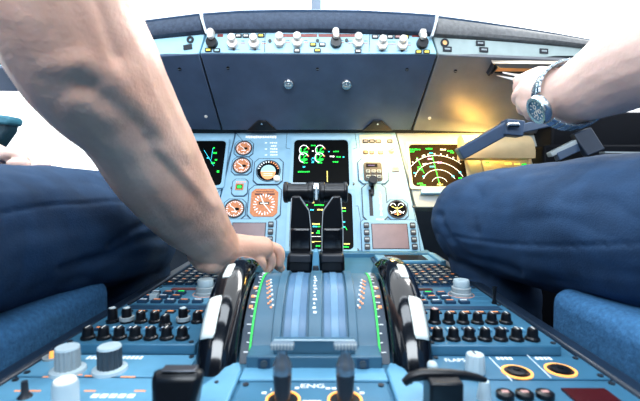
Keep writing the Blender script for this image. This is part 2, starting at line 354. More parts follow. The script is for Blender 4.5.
# side strips
RF = Fr(P(437, 54, 1.0), P(600, 64, 1.05) - P(437, 54, 1.0), (0, 0.09, 1))
tr = thing('side_control_strip', 'pale grey strip with small dark squares right of centre knobs', 'control panel', RF, (0, 0, 0))
obj('faceplate', MB().prism([RF.hit(*p) for p in ((438.5, 54.3), (557, 60.3), (602, 63), (606, 51), (565, 46.3), (500, 41), (433.5, 37))], -0.05, 0, mat('strip grey', (0.42, 0.52, 0.52), .45)), tr, RF, .002)
u, v = RF.hit(444.5, 43); obj('indicator_ring', MB().ring(u, v, 0, .003, .006, .0105, DK, 20).cyl(u, v, 0, .002, .006, ORG, 16), tr, RF, label='amber centred round indicator')
for x, y in ((447, 49.3), (480, 43.5), (483.5, 50), (543.5, 51.3)):
    u, v = RF.hit(x, y); obj('push_button', MB().box(u - .011, u + .011, v - .006, v + .006, 0, .003, DK).box(u - .007, u + .007, v - .002, v + .002, .003, .0034, KGR), tr, RF)
LF = Fr(P(0, 84, 1.06), P(199, 54, 1.0) - P(0, 84, 1.06), (0, 0.09, 1))
tl = thing('side_control_strip', 'pale blue strip left of centre knobs behind the arm', 'control panel', LF, (*LF.hit(180, 55), 0))
obj('faceplate', MB().prism([LF.hit(*p) for p in ((-30, 78), (100, 64), (198.7, 53.6), (204.5, 34), (158, 38.5), (100, 46), (-30, 70))], -0.05, 0, FCU), tl, LF, .002)
u, v = LF.hit(190.5, 40); obj('indicator_ring', MB().ring(u, v, 0, .003, .004, .009, DK, 20), tl, LF)
u, v = LF.hit(188, 47.3); obj('push_button', MB().box(u - .011, u + .011, v - .006, v + .006, 0, .003, DK), tl, LF)
# slot holder at the right
t = thing('card_slot', 'card slot painted with warm sunlight in the grey panel left of the watch hand', 'slot', UF, (*UF.hit(520, 70), 0))
q = [UF.hit(*p) for p in ((486, 72.5), (560, 72.5), (560, 60.2), (493, 60))]
obj('slot_recess', MB().prism(q, 0, .003, DK), t, UF)
q = [UF.hit(*p) for p in ((492, 70), (560, 70), (560, 63.5), (499, 62.5))]
obj('slot_plate', MB().prism(q, .003, .008, ORG), t, UF, .001)  # orange of this plate is painted sunlight
q1 = [UF.hit(*p) for p in ((497, 63.5), (562, 64.5), (562, 59.6), (490, 58.8))]
obj('slot_lip', MB().prism(q1, .006, .022, BRZ), t, UF, .001)
obj('slot_edge', MB().bar(UF.hit(487, 72.5), UF.hit(494, 60.5), .004, .003, .016, DK).bar(UF.hit(490.5, 72), UF.hit(498, 62), .003, .003, .013, BRZ), t, UF)
# =================================================================== INSTRUMENT PANEL
ip = thing('instrument_panel', 'pale blue main instrument panel carrying gauges and screens', 'instrument panel', MF, (0, 0, 0))
H = lambda x, y, h=0: MF.hit(x, y, h)
obj('centre_plate', MB().prism([H(*p) for p in ((205, 262), (427.5, 262), (395, 131), (236.5, 131))], -0.03, 0, PAN), ip, MF, .002)
obj('right_plate', MB().prism([H(*p) for p in ((416, 207), (548, 207), (548, 131.5), (396.2, 131.5))], -0.03, -0.001, mat('panel warm tint', (0.42, 0.46, 0.46), .4)), ip, MF, .002, label='right plate with warm light put into its colour')  # warm tint of the flood light mixed into the plate colour
obj('left_plate', MB().prism([H(*p) for p in ((217, 207), (98, 207), (98, 131.5), (235.3, 131.5))], -0.03, -0.001, PAN), ip, MF, .002)
obj('gap_shade', MB().prism([H(*p) for p in ((100, 131.2), (546, 131.2), (546, 129), (100, 129))], -0.035, -.004, BLK), ip, MF)  # black strip paints the shade in the gap above the panel
# seams
m = MB()
for L in ([(398, 140), (408, 170), (409.5, 190), (416, 222)], [(243, 141), (236, 133)], [(230, 152), (222, 190), (219, 191), (216, 202)], [(287, 133), (286, 148), (290, 149)], [(355, 133), (357, 148), (353, 149)], [(353.5, 190), (353.5, 206), (358, 206), (361, 222)]):
    for a, b in zip(L, L[1:]): m.bar(H(*a), H(*b), .0012, 0, .0006, PEDD)
obj('seam', m, ip, MF)
screws(ip, MF, [(353.3, 184), (412.7, 187), (413.5, 206.5), (351, 252), (357.5, 250), (232, 188), (287.5, 252)], DK, 1.5)
def display(name, label, pts, mt, bez=PAN, cx=None, cy=None, rim=1.6, rad=0.012):
    xs = [p[0] for p in pts]; ys = [p[1] for p in pts]; cx = cx or sum(xs) / 4; cy = cy or sum(ys) / 4
    t = thing(name, label, 'screen', MF, (*H(cx, cy), 0))
    # pts: bl, br, tr, tl in px ; rectangular unit in panel coordinates
    q = [H(*p) for p in pts]; x0 = (q[0][0] + q[3][0]) / 2; x1 = (q[1][0] + q[2][0]) / 2; y0 = (q[0][1] + q[1][1]) / 2; y1 = (q[2][1] + q[3][1]) / 2
    o_ = .009
    m = MB(); n = 4; A = rrect(x0 - o_, x1 + o_, y0 - o_, y1 + o_, rad * .6, n); B = rrect(x0, x1, y0, y1, rad, n)
    va = [m.bm.verts.new((p[0], p[1], .006)) for p in A]; vb = [m.bm.verts.new((p[0], p[1], .004)) for p in B]; vc = [m.bm.verts.new((p[0], p[1], 0)) for p in A]; vd = [m.bm.verts.new((p[0], p[1], .0005)) for p in B]
    for i in range(len(A)):
        j = (i + 1) % len(A); m.face([va[i], va[j], vb[j], vb[i]], bez); m.face([vc[i], vc[j], va[j], va[i]], bez); m.face([vb[i], vb[j], vd[j], vd[i]], bez)
    obj('bezel', m, t, MF)
    obj('screen', MB().prism(B, .0004, .0016, mt), t, MF)
    return t, (x0, x1, y0, y1)
Z = .0018
CRM = mat('cream bezel', (0.55, 0.55, 0.48), .4)
# upper centre screen
te, (x0, x1, y0, y1) = display('display_screen', 'black upper centre engine screen with four green round dials', [(292.5, 188), (350.5, 188), (347, 140.5), (294.5, 140.5)], SCR)
def dial(m, x, y, r):
    u, v = H(x, y, Z); s = pxs(MF, x, y); sy = 1.25
    m.ring(u, v, Z, Z + .0003, (r - .7) * s, r * s, DWH, 24, 20, 270, sy); m.ring(u, v, Z, Z + .0003, (r - 2.1) * s, (r - 1.0) * s, GRN, 20, 150, 330, sy)
    m.bar((u, v), (u + r * .6 * s, v + r * .6 * s), 1 * s, Z, Z + .0003, GRN); m.box(u - 1 * s, u + r * .8 * s, v - 3.2 * s, v - 1.2 * s, Z, Z + .0003, GRN)
    m.bar((u + r * .75 * s, v + r * .7 * s), (u + r * 1.05 * s, v + r * .2 * s), 1.3 * s, Z, Z + .0003, MRO)
m = MB()
for x, y in ((304, 150), (320, 150), (303.5, 157.5), (319.5, 157.5)): dial(m, x, y, 4.8)
def dash(m, x, y, w, mt, h=1.3, fr=MF, z=Z):
    u, v = fr.hit(x, y, z); s = pxs(fr, x, y, z); m.box(u - w * s / 2, u + w * s / 2, v - h * s / 2, v + h * s / 2, z, z + .0003, mt)
def glyphs(m, x, y, w, mt, h=1.5, fr=MF, z=Z):
    n = max(1, int(w / 1.7)); 
    for i in range(n): dash(m, x - w / 2 + (i + .5) * w / n, y + random.uniform(-.15, .15), w / n * .78, mt, h * random.uniform(.75, 1.05), fr, z)
for a in ((313.3, 145.5, 5, GRN), (336, 151.6, 6, GRN), (329, 151.8, 2, CYN), (312.8, 151, 2, DWH), (332, 156.5, 5, DWH), (338.5, 156.8, 5, GRN), (343.5, 157, 2, CYN), (335.5, 162, 6, GRN), (305.5, 162.8, 5, GRN), (312.8, 162.5, 3, CYN), (320, 162.8, 5, GRN), (313, 158.2, 3, CYN), (303.8, 171.8, 12, GRN), (304, 167, 3, CYN)): glyphs(m, *a)
m.bar(H(327.2, 171, Z), H(327.4, 182, Z), .0022, Z, Z + .0003, DYE)
m.bar(H(313, 162, Z), H(311, 159, Z), .001, Z, Z + .0003, CYN); m.bar(H(313, 162, Z), H(315, 159, Z), .001, Z, Z + .0003, CYN)
obj('display_graphics', m, te, MF, flat=True)
tw, _ = display('display_screen', 'black lower centre systems screen seen behind the thrust levers', [(288.5, 250), (354, 250), (351.5, 193), (291.5, 193)], SCR)
m = MB()
for a in ((304, 205, 8, GRN), (319, 205, 10, GRN), (313, 202.5, 3, DYE), (312, 210, 4, CYN), (320, 209.8, 6, DYE), (316, 224, 8, DYE), (315, 226.5, 5, CYN), (319, 226.6, 3, GRN), (311.5, 233, 4, DYE), (318, 233, 4, GRN), (318.5, 231, 3, GRN), (343.5, 208, 5, DYE), (344, 211, 4, GRN), (344, 222, 3, CYN), (344, 227, 3, CYN), (346, 244, 8, DYE), (346, 247, 6, GRN), (318, 246, 5, GRN), (312, 242, 5, DYE)): glyphs(m, *a)
m.bar(H(328.7, 204, Z), H(328.9, 210, Z), .002, Z, Z + .0003, DYE); m.bar(H(311, 236.5, Z), H(321, 236.5, Z), .001, Z, Z + .0003, DWH)
m.bar(H(340, 229, Z), H(345, 226.5, Z), .0015, Z, Z + .0003, GRN); m.bar(H(345, 226.5, Z), H(347, 230, Z), .0015, Z, Z + .0003, GRN)
m.bar(H(311, 241.5, Z), H(321, 241.5, Z), .0012, Z, Z + .0003, DYE); m.bar(H(311, 241.5, Z), H(311, 248, Z), .0012, Z, Z + .0003, DYE)
obj('display_graphics', m, tw, MF, flat=True)
# right navigation screen
tn, (x0, x1, y0, y1) = display('display_screen', 'right navigation screen with white range arcs and green course line', [(412, 187), (470, 187), (460, 145), (409, 145)], SCB, CRM)
m = MB(); u, v = H(440, 184.5, Z)
for r, a0, a1, mt in ((.0225, 25, 155, DWH), (.047, 22, 158, DWH), (.071, 20, 160, DWH), (.094, 44, 142, DWH)):
    m.ring(u, v, Z, Z + .0003, r - .0006, r + .0008, mt, 40, a0, a1)
for i in range(9):
    t_ = R(50 + i * 10.5); rr = .099; m.box(u + rr * math.cos(t_) - .0018, u + rr * math.cos(t_) + .0018, v + rr * math.sin(t_) - .0015, v + rr * math.sin(t_) + .0025, Z, Z + .0003, DWH)
m.bar((u, v - .008), (u - .011, v + .094), .0022, Z, Z + .0003, GRN); m.bar((u - .04, v + .035), (u - .055, v + .088), .0015, Z, Z + .0003, GRN)
m.bar((u - .008, v), (u + .008, v), .003, Z, Z + .0003, DYE); m.bar((u, v - .01), (u, v + .007), .003, Z, Z + .0003, DYE)
for a in ((415, 149.5, 11, GRN, 1.7), (412, 151.5, 5, GRN), (429, 148.8, 7, GRN, 1.7), (443, 149.5, 6, DWH), (450, 151, 6, GRN), (452, 152.5, 4, GRN), (431, 153, 4, CYN), (430, 159, 5, DMG, 2), (439.5, 162.5, 5, DMG, 2), (425, 164, 5, DWH), (432, 166.5, 5, CYN), (419.5, 167.5, 4, GRN, 2), (420, 169.5, 5, GRN), (414.5, 173, 2.4, CYN, 2), (423.5, 176.5, 2.4, CYN, 2), (453, 176, 3, CYN, 2), (460, 172.5, 3, CYN, 2), (420, 183.5, 6, GRN), (423, 185.3, 6, GRN), (460, 178, 4, GRN), (424, 155.5, 3, DWH), (417, 160, 3, GRN)): glyphs(m, *a)
obj('display_graphics', m, tn, MF, flat=True)
obj('hand_rest', MB().prism([H(*p, .012) for p in ((421, 194), (470, 194), (470, 189.5), (421, 189.5))], .004, .016, PANL if 'PANL' in globals() else PAN), tn, MF, .002)
# left navigation screen
tm, _ = display('display_screen', 'left navigation screen with faint green traces beside the forearm', [(170, 186), (221, 186), (227, 141.5), (178, 141.5)], SCR)
m = MB()
for a in ((214, 148, 2, GRN), (215, 153, 4, GRN, 2), (213, 163, 4, GRN, 2), (218, 171.5, 3, GRN, 3), (208, 158, 3, CYN), (216, 160, 3, GRN)): glyphs(m, *a)
m.bar(H(204, 150, Z), H(214, 166, Z), .001, Z, Z + .0003, CYN); m.bar(H(213, 148, Z), H(211, 160, Z), .001, Z, Z + .0003, CYN)
obj('display_graphics', m, tm, MF, flat=True)
# far right flight screen: lower edge seen above the knee
tp, _ = display('display_screen', 'far right flight screen, only its lit lower edge above the knee', [(486, 170), (531, 170), (527, 160), (484, 160)], CRM, CRM, rad=.004)
m = MB()
for a in ((486, 162.5, 7, GRN, 2), (487, 165, 4, DYE, 2), (497, 163, 6, MRO), (508, 163.5, 7, DYE, 2), (517, 164, 6, DYE, 2), (524, 164.3, 5, GRN, 2)): glyphs(m, *a)
obj('display_graphics', m, tp, MF, flat=True)
# gauges
def gauge(label, x, y, r, face='round', asp=1.0):
    u, v = H(x, y); s = pxs(MF, x, y); r *= s
    t = thing('gauge', label, 'gauge', MF, (u, v, 0))
    obj('bezel', MB().prism(chamf(u - r * 1.27, u + r * 1.27, v - r * 1.27, v + r * 1.27, r * .5), 0, .002, PEDD).prism(chamf(u - r * 1.18, u + r * 1.18, v - r * 1.18, v + r * 1.18, r * .45), 0, .003, PAN).ring(u, v, .003, .006, r * .98, r * 1.12, DK, 28), t, MF)
    obj('dial_face', MB().cyl(u, v, .003, .0045, r, GAU if face != 'x' else SCR, 28), t, MF)
    m = MB(); z = .0047
    if face == 'x':
        for sx in (-1, 1):
            m.bar((u + sx * .15 * r, v - .1 * r), (u + sx * .7 * r, v - .5 * r), .08 * r, z, z + .0003, DWH)
            m.bar((u + sx * .1 * r, v + .1 * r), (u + sx * .62 * r, v + .35 * r), .09 * r, z, z + .0003, DYE)
            m.ring(u + sx * .45 * r, v + .45 * r, z, z + .0003, .25 * r, .33 * r, DWH, 14, 0, 180)
            m.ring(u + sx * .45 * r, v - .1 * r, z, z + .0003, .3 * r, .37 * r, DWH, 14, 200, 340)
        m.bar((u, v - .75 * r), (u, v + .3 * r), .12 * r, z, z + .0003, DYE); m.bar((u - .35 * r, v - .6 * r), (u + .35 * r, v - .6 * r), .09 * r, z, z + .0003, MRO)
    else:
        for i in range(24):
            a = 2 * math.pi * i / 24; k = .68 if i % 3 == 0 else .8
            m.bar((u + k * r * math.cos(a), v + k * r * math.sin(a)), (u + .93 * r * math.cos(a), v + .93 * r * math.sin(a)), .09 * r, z, z + .0003, MRK)
        m.bar((u, v), (u - .55 * r, v + .4 * r), .12 * r, z, z + .0005, WHT); m.bar((u, v), (u + .2 * r, v - .5 * r), .1 * r, z, z + .0005, WHT)
        m.box(u + .05 * r, u + .5 * r, v - .2 * r, v + .1 * r, z, z + .0004, SCR)
        m.bar((u - .3 * r, v - .35 * r), (u + .3 * r, v - .35 * r), .1 * r, z, z + .0003, MRK)
    obj('dial_marks', m, t, MF, flat=True); return t
gauge('small round orange lit gauge, topmost of the left column', 244, 149, 7.6)
gauge('round orange lit gauge directly below the topmost one', 242, 166.3, 8.2)
gauge('round orange lit gauge lowest in the left column above the brown screen', 234.8, 209.3, 9)
gauge('black round gauge with white and yellow pipe lines right of the lever slot', 397, 210, 8.8, 'x')
# green window gauge
u, v = H(240, 187); s = pxs(MF, 240, 187)
t = thing('indicator', 'small square indicator with green window in the left column', 'gauge', MF, (u, v, 0))
obj('bezel', MB().prism(chamf(u - 8.2 * s, u + 8.2 * s, v - 10.8 * s, v + 9.2 * s, 3.1 * s), 0, .002, PEDD).prism(chamf(u - 7.5 * s, u + 7.5 * s, v - 10 * s, v + 8.5 * s, 3 * s), 0, .003, PAN), t, MF, .0008)
obj('window', MB().box(u - 4.2 * s, u + 3.8 * s, v - 4 * s, v + 3 * s, .003, .005, GAU).box(u - 3 * s, u + 2.6 * s, v - 2.8 * s, v + 1.6 * s, .005, .0055, SCR).box(u - 2.2 * s, u + 1.8 * s, v - 2.2 * s, v + .6 * s, .0055, .006, GRN), t, MF)
m = MB(); [m.box(u - 4 * s + i * 1.7 * s, u - 3 * s + i * 1.7 * s, v + 4.5 * s, v + 5.8 * s, .003, .0034, MRO) for i in range(6)]; obj('markings', m, t, MF)
# standby horizon
u, v = H(268.5, 171.5); s = pxs(MF, 268, 171)
t = thing('standby_horizon', 'square standby horizon gauge with pale sky half and white knob', 'gauge', MF, (u, v, 0))
obj('bezel', MB().prism(chamf(u - 14.8 * s, u + 14.8 * s, v - 15.3 * s, v + 14.8 * s, 4.2 * s), 0, .003, PEDD).prism(chamf(u - 14 * s, u + 14 * s, v - 14.5 * s, v + 14 * s, 4 * s), 0, .004, PAN).ring(u, v, .004, .0052, 11.6 * s, 12.4 * s, DK, 32), t, MF, .001)
obj('dial_face', MB().cyl(u, v, .004, .005, 11.2 * s, SCR, 32), t, MF)
m = MB(); z = .0052
m.prism([(u + 7.5 * s * math.cos(R(a)), v - 1 * s + 7.5 * s * math.sin(R(a))) for a in range(0, 181, 15)], z, z + .0006, GSKY)
m.prism([(u + 7.5 * s * math.cos(R(a)), v - 1 * s + 9 * s * math.sin(R(a))) for a in range(180, 361, 15)], z, z + .0006, MRO)
for a in range(15, 170, 15): m.bar((u + 9 * s * math.cos(R(a)), v + 9 * s * math.sin(R(a))), (u + 10.8 * s * math.cos(R(a)), v + 10.8 * s * math.sin(R(a))), 1.1 * s, z, z + .0006, MRO if a < 90 else MRK)
for k in (-3.5, -5.5): m.bar((u - 4.5 * s, v + k * s), (u + 4.5 * s, v + k * s), .7 * s, z + .0006, z + .001, WHT)
m.bar((u - 7.5 * s, v - 1 * s), (u + 7.5 * s, v - 1 * s), .8 * s, z + .0006, z + .001, WHT)
obj('dial_marks', m, t, MF, flat=True)
obj('adjuster_knob', MB().lathe(u + 9 * s, v - 9.5 * s, [(3.2 * s, .004), (3.2 * s, .012), (2.5 * s, .014)], WHT, 16), t, MF)
# altimeter
u, v = H(264.5, 202.5); s = pxs(MF, 264, 202)
t = thing('altimeter', 'large square orange lit altimeter with white figures above brown screen', 'gauge', MF, (u, v, 0))
obj('bezel', MB().prism(chamf(u - 16.8 * s, u + 16.8 * s, v - 19.3 * s, v + 19.3 * s, 5.2 * s), 0, .0025, PEDD).prism(chamf(u - 16 * s, u + 16 * s, v - 18.5 * s, v + 18.5 * s, 5 * s), 0, .0035, PAN), t, MF, .001)
obj('dial_face', MB().prism(chamf(u - 13.5 * s, u + 13.5 * s, v - 16 * s, v + 14.5 * s, 4 * s), .0035, .005, GAU), t, MF)
m = MB(); z = .0052
for i in range(22):
    a = 2 * math.pi * i / 22; k = 7 if i % 2 else 8.5
    m.bar((u + k * s * math.cos(a), v - 3 * s + k * 1.1 * s * math.sin(a)), (u + 10.8 * s * math.cos(a), v - 3 * s + 11.6 * s * math.sin(a)), 1.0 * s, z, z + .0003, MRK)
for a, b, w in (((-9, 11), (9, 11), .7), ((-10, 8.3), (-2, 8.3), 1.6), ((2, 8.3), (10, 8.3), 1.6)): m.bar((u + a[0] * s, v + a[1] * s), (u + b[0] * s, v + b[1] * s), w * s, z, z + .0003, DRED)
m.box(u - 5 * s, u + 5 * s, v - 3 * s, v - .2 * s, z, z + .0003, SCR); m.box(u - 4 * s, u + 4 * s, v - 2.4 * s, v - 1.2 * s, z + .0003, z + .0005, WHT)
m.bar((u, v - 3 * s), (u + 5 * s, v - 9 * s), 1.1 * s, z + .0003, z + .0008, WHT); m.bar((u, v - 3 * s), (u - 3 * s, v + 4 * s), 1.3 * s, z + .0003, z + .0008, WHT)
obj('dial_marks', m, t, MF, flat=True)
# illegible white placards
t = thing('placard', 'white lettered placard above the left gauges', 'sign', MF, (*H(262, 140), 0)); m = MB(); glyphs(m, 261, 137, 31, MRK, 3, MF, .0006)
for j in range(5): glyphs(m, 273.5 + j * .1, 143 + j * 3, 7.5 if j != 1 else 6, MRK, 1.5, MF, .0006); 
for j in (0, 2, 4): glyphs(m, 266, 143 + j * 3, 3, MRK, 1.2, MF, .0006)
obj('lettering', m, t, MF, flat=True)
# warm lit switch cluster (right)
t = thing('warning_light_panel', 'warm lit panel with rows of dark square lights above the clock', 'control panel', MF, (*H(375, 145), 0))
obj('faceplate', MB().prism([H(*p) for p in ((361, 159), (394, 159), (393, 137), (390.5, 135), (359, 135))], 0, .002, CRM), t, MF, .0008)
for x, y, w in ((365.5, 142, 6), (371.8, 142, 6), (378.2, 142, 6), (389.5, 142, 5.5), (365.5, 153, 5), (371.8, 153, 5), (380.5, 153, 6)): button(MF, t, x, y, w, 4.2, BRZ if y < 150 else GAU, .002)
u, v = H(391, 151, .002); k = obj('toggle_knob', MB().lathe(u, v, [(.008, .002), (.0075, .01), (.0065, .011)], CRM, 16), t, MF); obj('pointer', MB().bar((u - .012, v - .006), (u + .012, v + .006), .004, .011, .016, ORG).bar((u + .002, v), (u + .004, v + .014), .004, .011, .015, ORG), k, MF)
m = MB()
for x, y, w in ((367, 138.5, 10), (378, 138.5, 6), (388, 138.5, 7), (366, 149.5, 8), (380, 149.5, 7), (370, 157.3, 14)): glyphs(m, x, y, w, WHT, 1, MF, .0022)
obj('lettering', m, t, MF, flat=True)
t = thing('push_switch', 'single square warm lit switch right of the clock', 'switch', MF, (*H(395.3, 169.5), 0)); button(MF, t, 395.3, 169.5, 7.5, 5.5, ORG, 0, BRZ)
# clock
t = thing('clock', 'dark digital clock with button rows above the lever slot', 'clock', MF, (*H(373, 171), 0))
u, v = H(373, 171.5); s = pxs(MF, 373, 171)
obj('bezel', MB().prism(chamf(u - 15.3 * s, u + 15.3 * s, v - 14.8 * s, v + 14.8 * s, 4.2 * s), 0, .002, PEDD).prism(chamf(u - 14.5 * s, u + 14.5 * s, v - 14 * s, v + 14 * s, 4 * s), 0, .003, PAN).prism(rrect(u - 9.5 * s, u + 9 * s, v - 12 * s, v + 10 * s, 3 * s), .003, .005, mat('bezel brown', (.06, .055, .05), .4)), t, MF, .0008)
obj('screen', MB().box(u - 6.8 * s, u + 4.5 * s, v + 4 * s, v + 8 * s, .005, .0056, SCR).box(u - 5 * s, u + 2 * s, v + 5.4 * s, v + 6.4 * s, .0056, .0058, mat('dim violet', (.05, .03, .2), .4)), t, MF)
for j, yy in enumerate((-1, -7)):
    for i in range(3):
        a = u + (-5.2 + i * 5.4) * s; b = v + yy * s; k = obj('push_button', MB().box(a - 2 * s, a + 2 * s, b - 1.6 * s, b + 1.6 * s, .005, .008, KGR), t, MF, .0004)
        obj('legend', MB().box(a - 1.3 * s, a + 1.3 * s, b - .5 * s, b + .5 * s, .008, .0084, SCR), k, MF)
for sx in (-11.8, 12): 
    for yy in (6.5, -1, -9): obj('screw', MB().cyl(u + sx * s, v + yy * s, .003, .004, 1.3 * s, MRK, 10), t, MF)
# landing gear lever
u, v = H(374.5, 202.5); s = pxs(MF, 374, 202)
t = thing('landing_gear_lever', 'black landing gear lever in its tall slot plate below the clock', 'lever', MF, (u, v, 0))
obj('slot_plate', MB().prism(chamf(u - 12.5 * s, u + 12.5 * s, v - 21 * s, v + 21 * s, 5 * s), 0, .0025, DK).prism(chamf(u - 11.7 * s, u + 11.7 * s, v - 20.2 * s, v + 20.2 * s, 4.6 * s), .0025, .0031, PAN), t, MF)
obj('slot', MB().box(u - 5.5 * s, u - 2 * s, v - 15 * s, v + 14 * s, .0031, .0036, BLK), t, MF)
a, b = H(371.7, 186.5)
obj('lever_knob', MB().lathe(a, b + .004, [(3.2 * s, .004), (3.4 * s, .012), (4.6 * s, .022), (4.9 * s, .03), (4.2 * s, .036)], BLK, 20).box(a - .004, a + .004, b - .03, b, .004, .012, BLK), t, MF)
m = MB()
for i in range(12): glyphs(m, 380 + i * .12, 193 + i * 2, 1.7 + (i % 3) * .7, MRO if i < 4 else MRK, 1.2, MF, .0033)
glyphs(m, 380, 219.5, 8, MRK, 1.3, MF, .0033); obj('lettering', m, t, MF, flat=True)
# brown blank displays
def blank(label, x0, x1, y0, y1, bx, by0, by1, sw=1):
    q = [H(*p) for p in ((x0, y1), (x1, y1), (x1 - 1, y0), (x0 - .5, y0))]; cx, cy = (x0 + x1) / 2, (y0 + y1) / 2
    t = thing('communication_display', label, 'screen', MF, (*H(cx, cy), 0))
    X0, X1, Y0, Y1 = q[0][0], q[1][0], q[0][1], q[2][1]
    obj('housing', MB().prism(chamf(X0 - .03, X1 + .03, Y0 - .012, Y1 + .014, .006), 0, .003, PEDD).prism(chamf(X0 - .028, X1 + .028, Y0 - .010, Y1 + .012, .005), .003, .005, PAN), t, MF)
    obj('screen', MB().prism([(X0 - .002, Y0 - .002), (X1 + .002, Y0 - .002), (X1 + .002, Y1 + .002), (X0 - .002, Y1 + .002)], .005, .0055, DK).prism([(X0, Y0), (X1, Y0), (X1, Y1), (X0, Y1)], .0055, .006, DOFF), t, MF)
    for sx in (X0 - .015, X1 + .015):
        for j in range(4):
            b = lerp(Y0 + .004, Y1 - .004, j / 3.0); k = obj('push_button', MB().prism(rrect(sx - .007, sx + .007, b - .0075, b + .0075, .002, 2), .005, .010, DK), t, MF, .0006)
            obj('legend', MB().box(sx - .005, sx + .005, b - .001, b + .0035, .010, .0104, KGR), k, MF)
blank('blank brown screen with grey side buttons, right of the thrust levers', 373, 408.5, 225, 249, 0, 0, 0)
blank('blank brown screen partly hidden by the hand on the left', 231, 264, 224, 249, 0, 0, 0)
# =================================================================== RIGHT SIDE UNDER GLARESHIELD
t = thing('reflection_box', 'tan smooth shroud box, a stand-in for blurred warm light, above the right knee', 'reflection', MF, (*H(512, 150), 0))  # tan box painted for a blurred warm reflection on the panel
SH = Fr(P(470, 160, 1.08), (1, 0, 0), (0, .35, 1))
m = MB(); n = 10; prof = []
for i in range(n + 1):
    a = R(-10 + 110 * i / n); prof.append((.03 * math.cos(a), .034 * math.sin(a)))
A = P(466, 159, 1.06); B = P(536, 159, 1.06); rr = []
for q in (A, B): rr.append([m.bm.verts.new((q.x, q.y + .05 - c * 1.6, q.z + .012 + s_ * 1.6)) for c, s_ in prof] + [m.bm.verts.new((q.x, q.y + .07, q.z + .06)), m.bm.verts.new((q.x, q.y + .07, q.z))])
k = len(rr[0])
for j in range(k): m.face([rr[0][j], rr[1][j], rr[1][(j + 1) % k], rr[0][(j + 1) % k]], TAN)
m.face(rr[0], TAN); m.face(list(reversed(rr[1])), TAN); obj('reflection_skin', m, t)
t = thing('folding_arm', 'slate grey jointed support arm slanting across the right screens', 'arm', WORLD, P(505, 130, .93))
def beam(a, b, w, d, m, mt):
    a, b = Vector(a), Vector(b); dr = (b - a).normalized(); s_ = Vector((0, 1, 0)); n = dr.cross(s_).normalized() * w / 2; s_ = s_ * d / 2
    m.hexa([a - n - s_, b - n - s_, b - n + s_, a - n + s_, a + n - s_, b + n - s_, b + n + s_, a + n + s_], mt)
m = MB(); beam(P(459, 154.5, .96), P(509, 126.5, .93), .030, .03, m, ARMM); obj('lower_link', m, t, bev=.003)
m = MB(); beam(P(514, 130.5, .95), P(590, 113, 1.0), .022, .03, m, ARMM); obj('upper_link', m, t, bev=.003)
m = MB(); beam(P(503, 127.5, .925), P(521, 129.5, .925), .036, .035, m, ARMM); a = P(513, 125, .90); m.tube([a + Vector((-.014, 0, 0)), a + Vector((.014, 0, 0))], .006, STL, 12); obj('hinge', m, t, bev=.003)
# dark console box at the right
t = thing('side_console', 'dark blue black console box below the watch arm at right edge', 'console', WORLD, (0.72, 1.02, 0.4))
a = P(548, 112, 1.12); NV = mat('console navy', (.006, .008, .013), .6, spec=.2)
obj('console_body', MB().box(a.x, 1.01, 1.10, 1.5, 0.25, 1.04, NV).box(a.x - .03, 1.01, 1.08, 1.3, .25, .95, NV), t, bev=.006)
m = MB()
beam(P(580, 131, 1.0), P(594, 153, .98), .046, .02, m, mat('bracket slate', (.018, .032, .058), .45)); obj('bracket_arm', m, t, bev=.003, label='slate blue slanted bracket')
m = MB(); beam(P(549, 155, .99), P(577, 141, 1.0), .012, .02, m, KGR); beam(P(556, 157, .99), P(580, 146, 1.0), .02, .02, m, ARMM); obj('side_rail', m, t, bev=.002)
m = MB(); beam(P(602, 152.5, 1.0), P(642, 153, 1.0), .004, .02, m, KGR); obj('trim_line', m, t)
# teal block left
t = thing('armrest', 'dark teal padded block at the left edge against the bright side window', 'armrest', WORLD, P(0, 130, .8))
m = MB(); q = [(-50, 160), (-8, 152), (7, 131), (9, 121), (-50, 113)]
def pr(pts, Y0, Y1, mt, m):
    a = [m.bm.verts.new(P(*p, Y0)) for p in pts]; off = Vector((0, Y1 - Y0, 0)); b = [m.bm.verts.new(v.co + off) for v in a]; n = len(a)
    m.face(a, mt); m.face(list(reversed(b)), mt)
    for i in range(n): m.face([a[i], b[i], b[(i + 1) % n], a[(i + 1) % n]], mt)
pr(q, .8, .83, TEAL, m); obj('pad', m, t, bev=.006)
m = MB(); pr([(-50, 121), (7.5, 124.5), (9.5, 118), (6.5, 115.5), (-50, 109)], .79, .83, TEALT, m); obj('top_edge', m, t, bev=.005)
# =================================================================== PEDESTAL
pd = thing('centre_pedestal', 'blue centre pedestal between the two seats with black side rails', 'console', WORLD, (0, .6, 0))
m = MB(); m.box(-.292, .287, .18, 1.03, 0.02, ZP - .012, PEDD); obj('body', m, pd, bev=.004)
m = MB()
for sg, x in ((-1, -.298), (1, .292)):
    obj('side_rail', MB().box(x - .010, x + .010, .18, 1.04, ZP - .05, ZP + .004, mat('rail', (.02, .035, .06), .3)), pd, bev=.004, label='black side rail')
obj('deck', MB().box(-.286, .281, .18, 1.03, -.012, 0, PED), pd, PF)
obj('foot_step', MB().box(-.286, .281, .99, 1.035, -.012, .012, PED), pd, PF, .003)
D = lambda x, y, h=0: PF.hit(x, y, h)
def pedpanel(name, label, x0, x1, y0, y1, h, mt, cat='control panel', group=None, bev=.0015):
    t = thing(name, label, cat, PF, ((x0 + x1) / 2, (y0 + y1) / 2, 0)); obj('faceplate', MB().box(x0, x1, y0, y1, 0, h, mt), t, PF, bev)
    for a in (x0 + .006, x1 - .006):
        for b in (y0 + .006, y1 - .006): obj('screw', MB().cyl(a, b, h, h + .0012, .0028, DK, 10), t, PF)
    return t
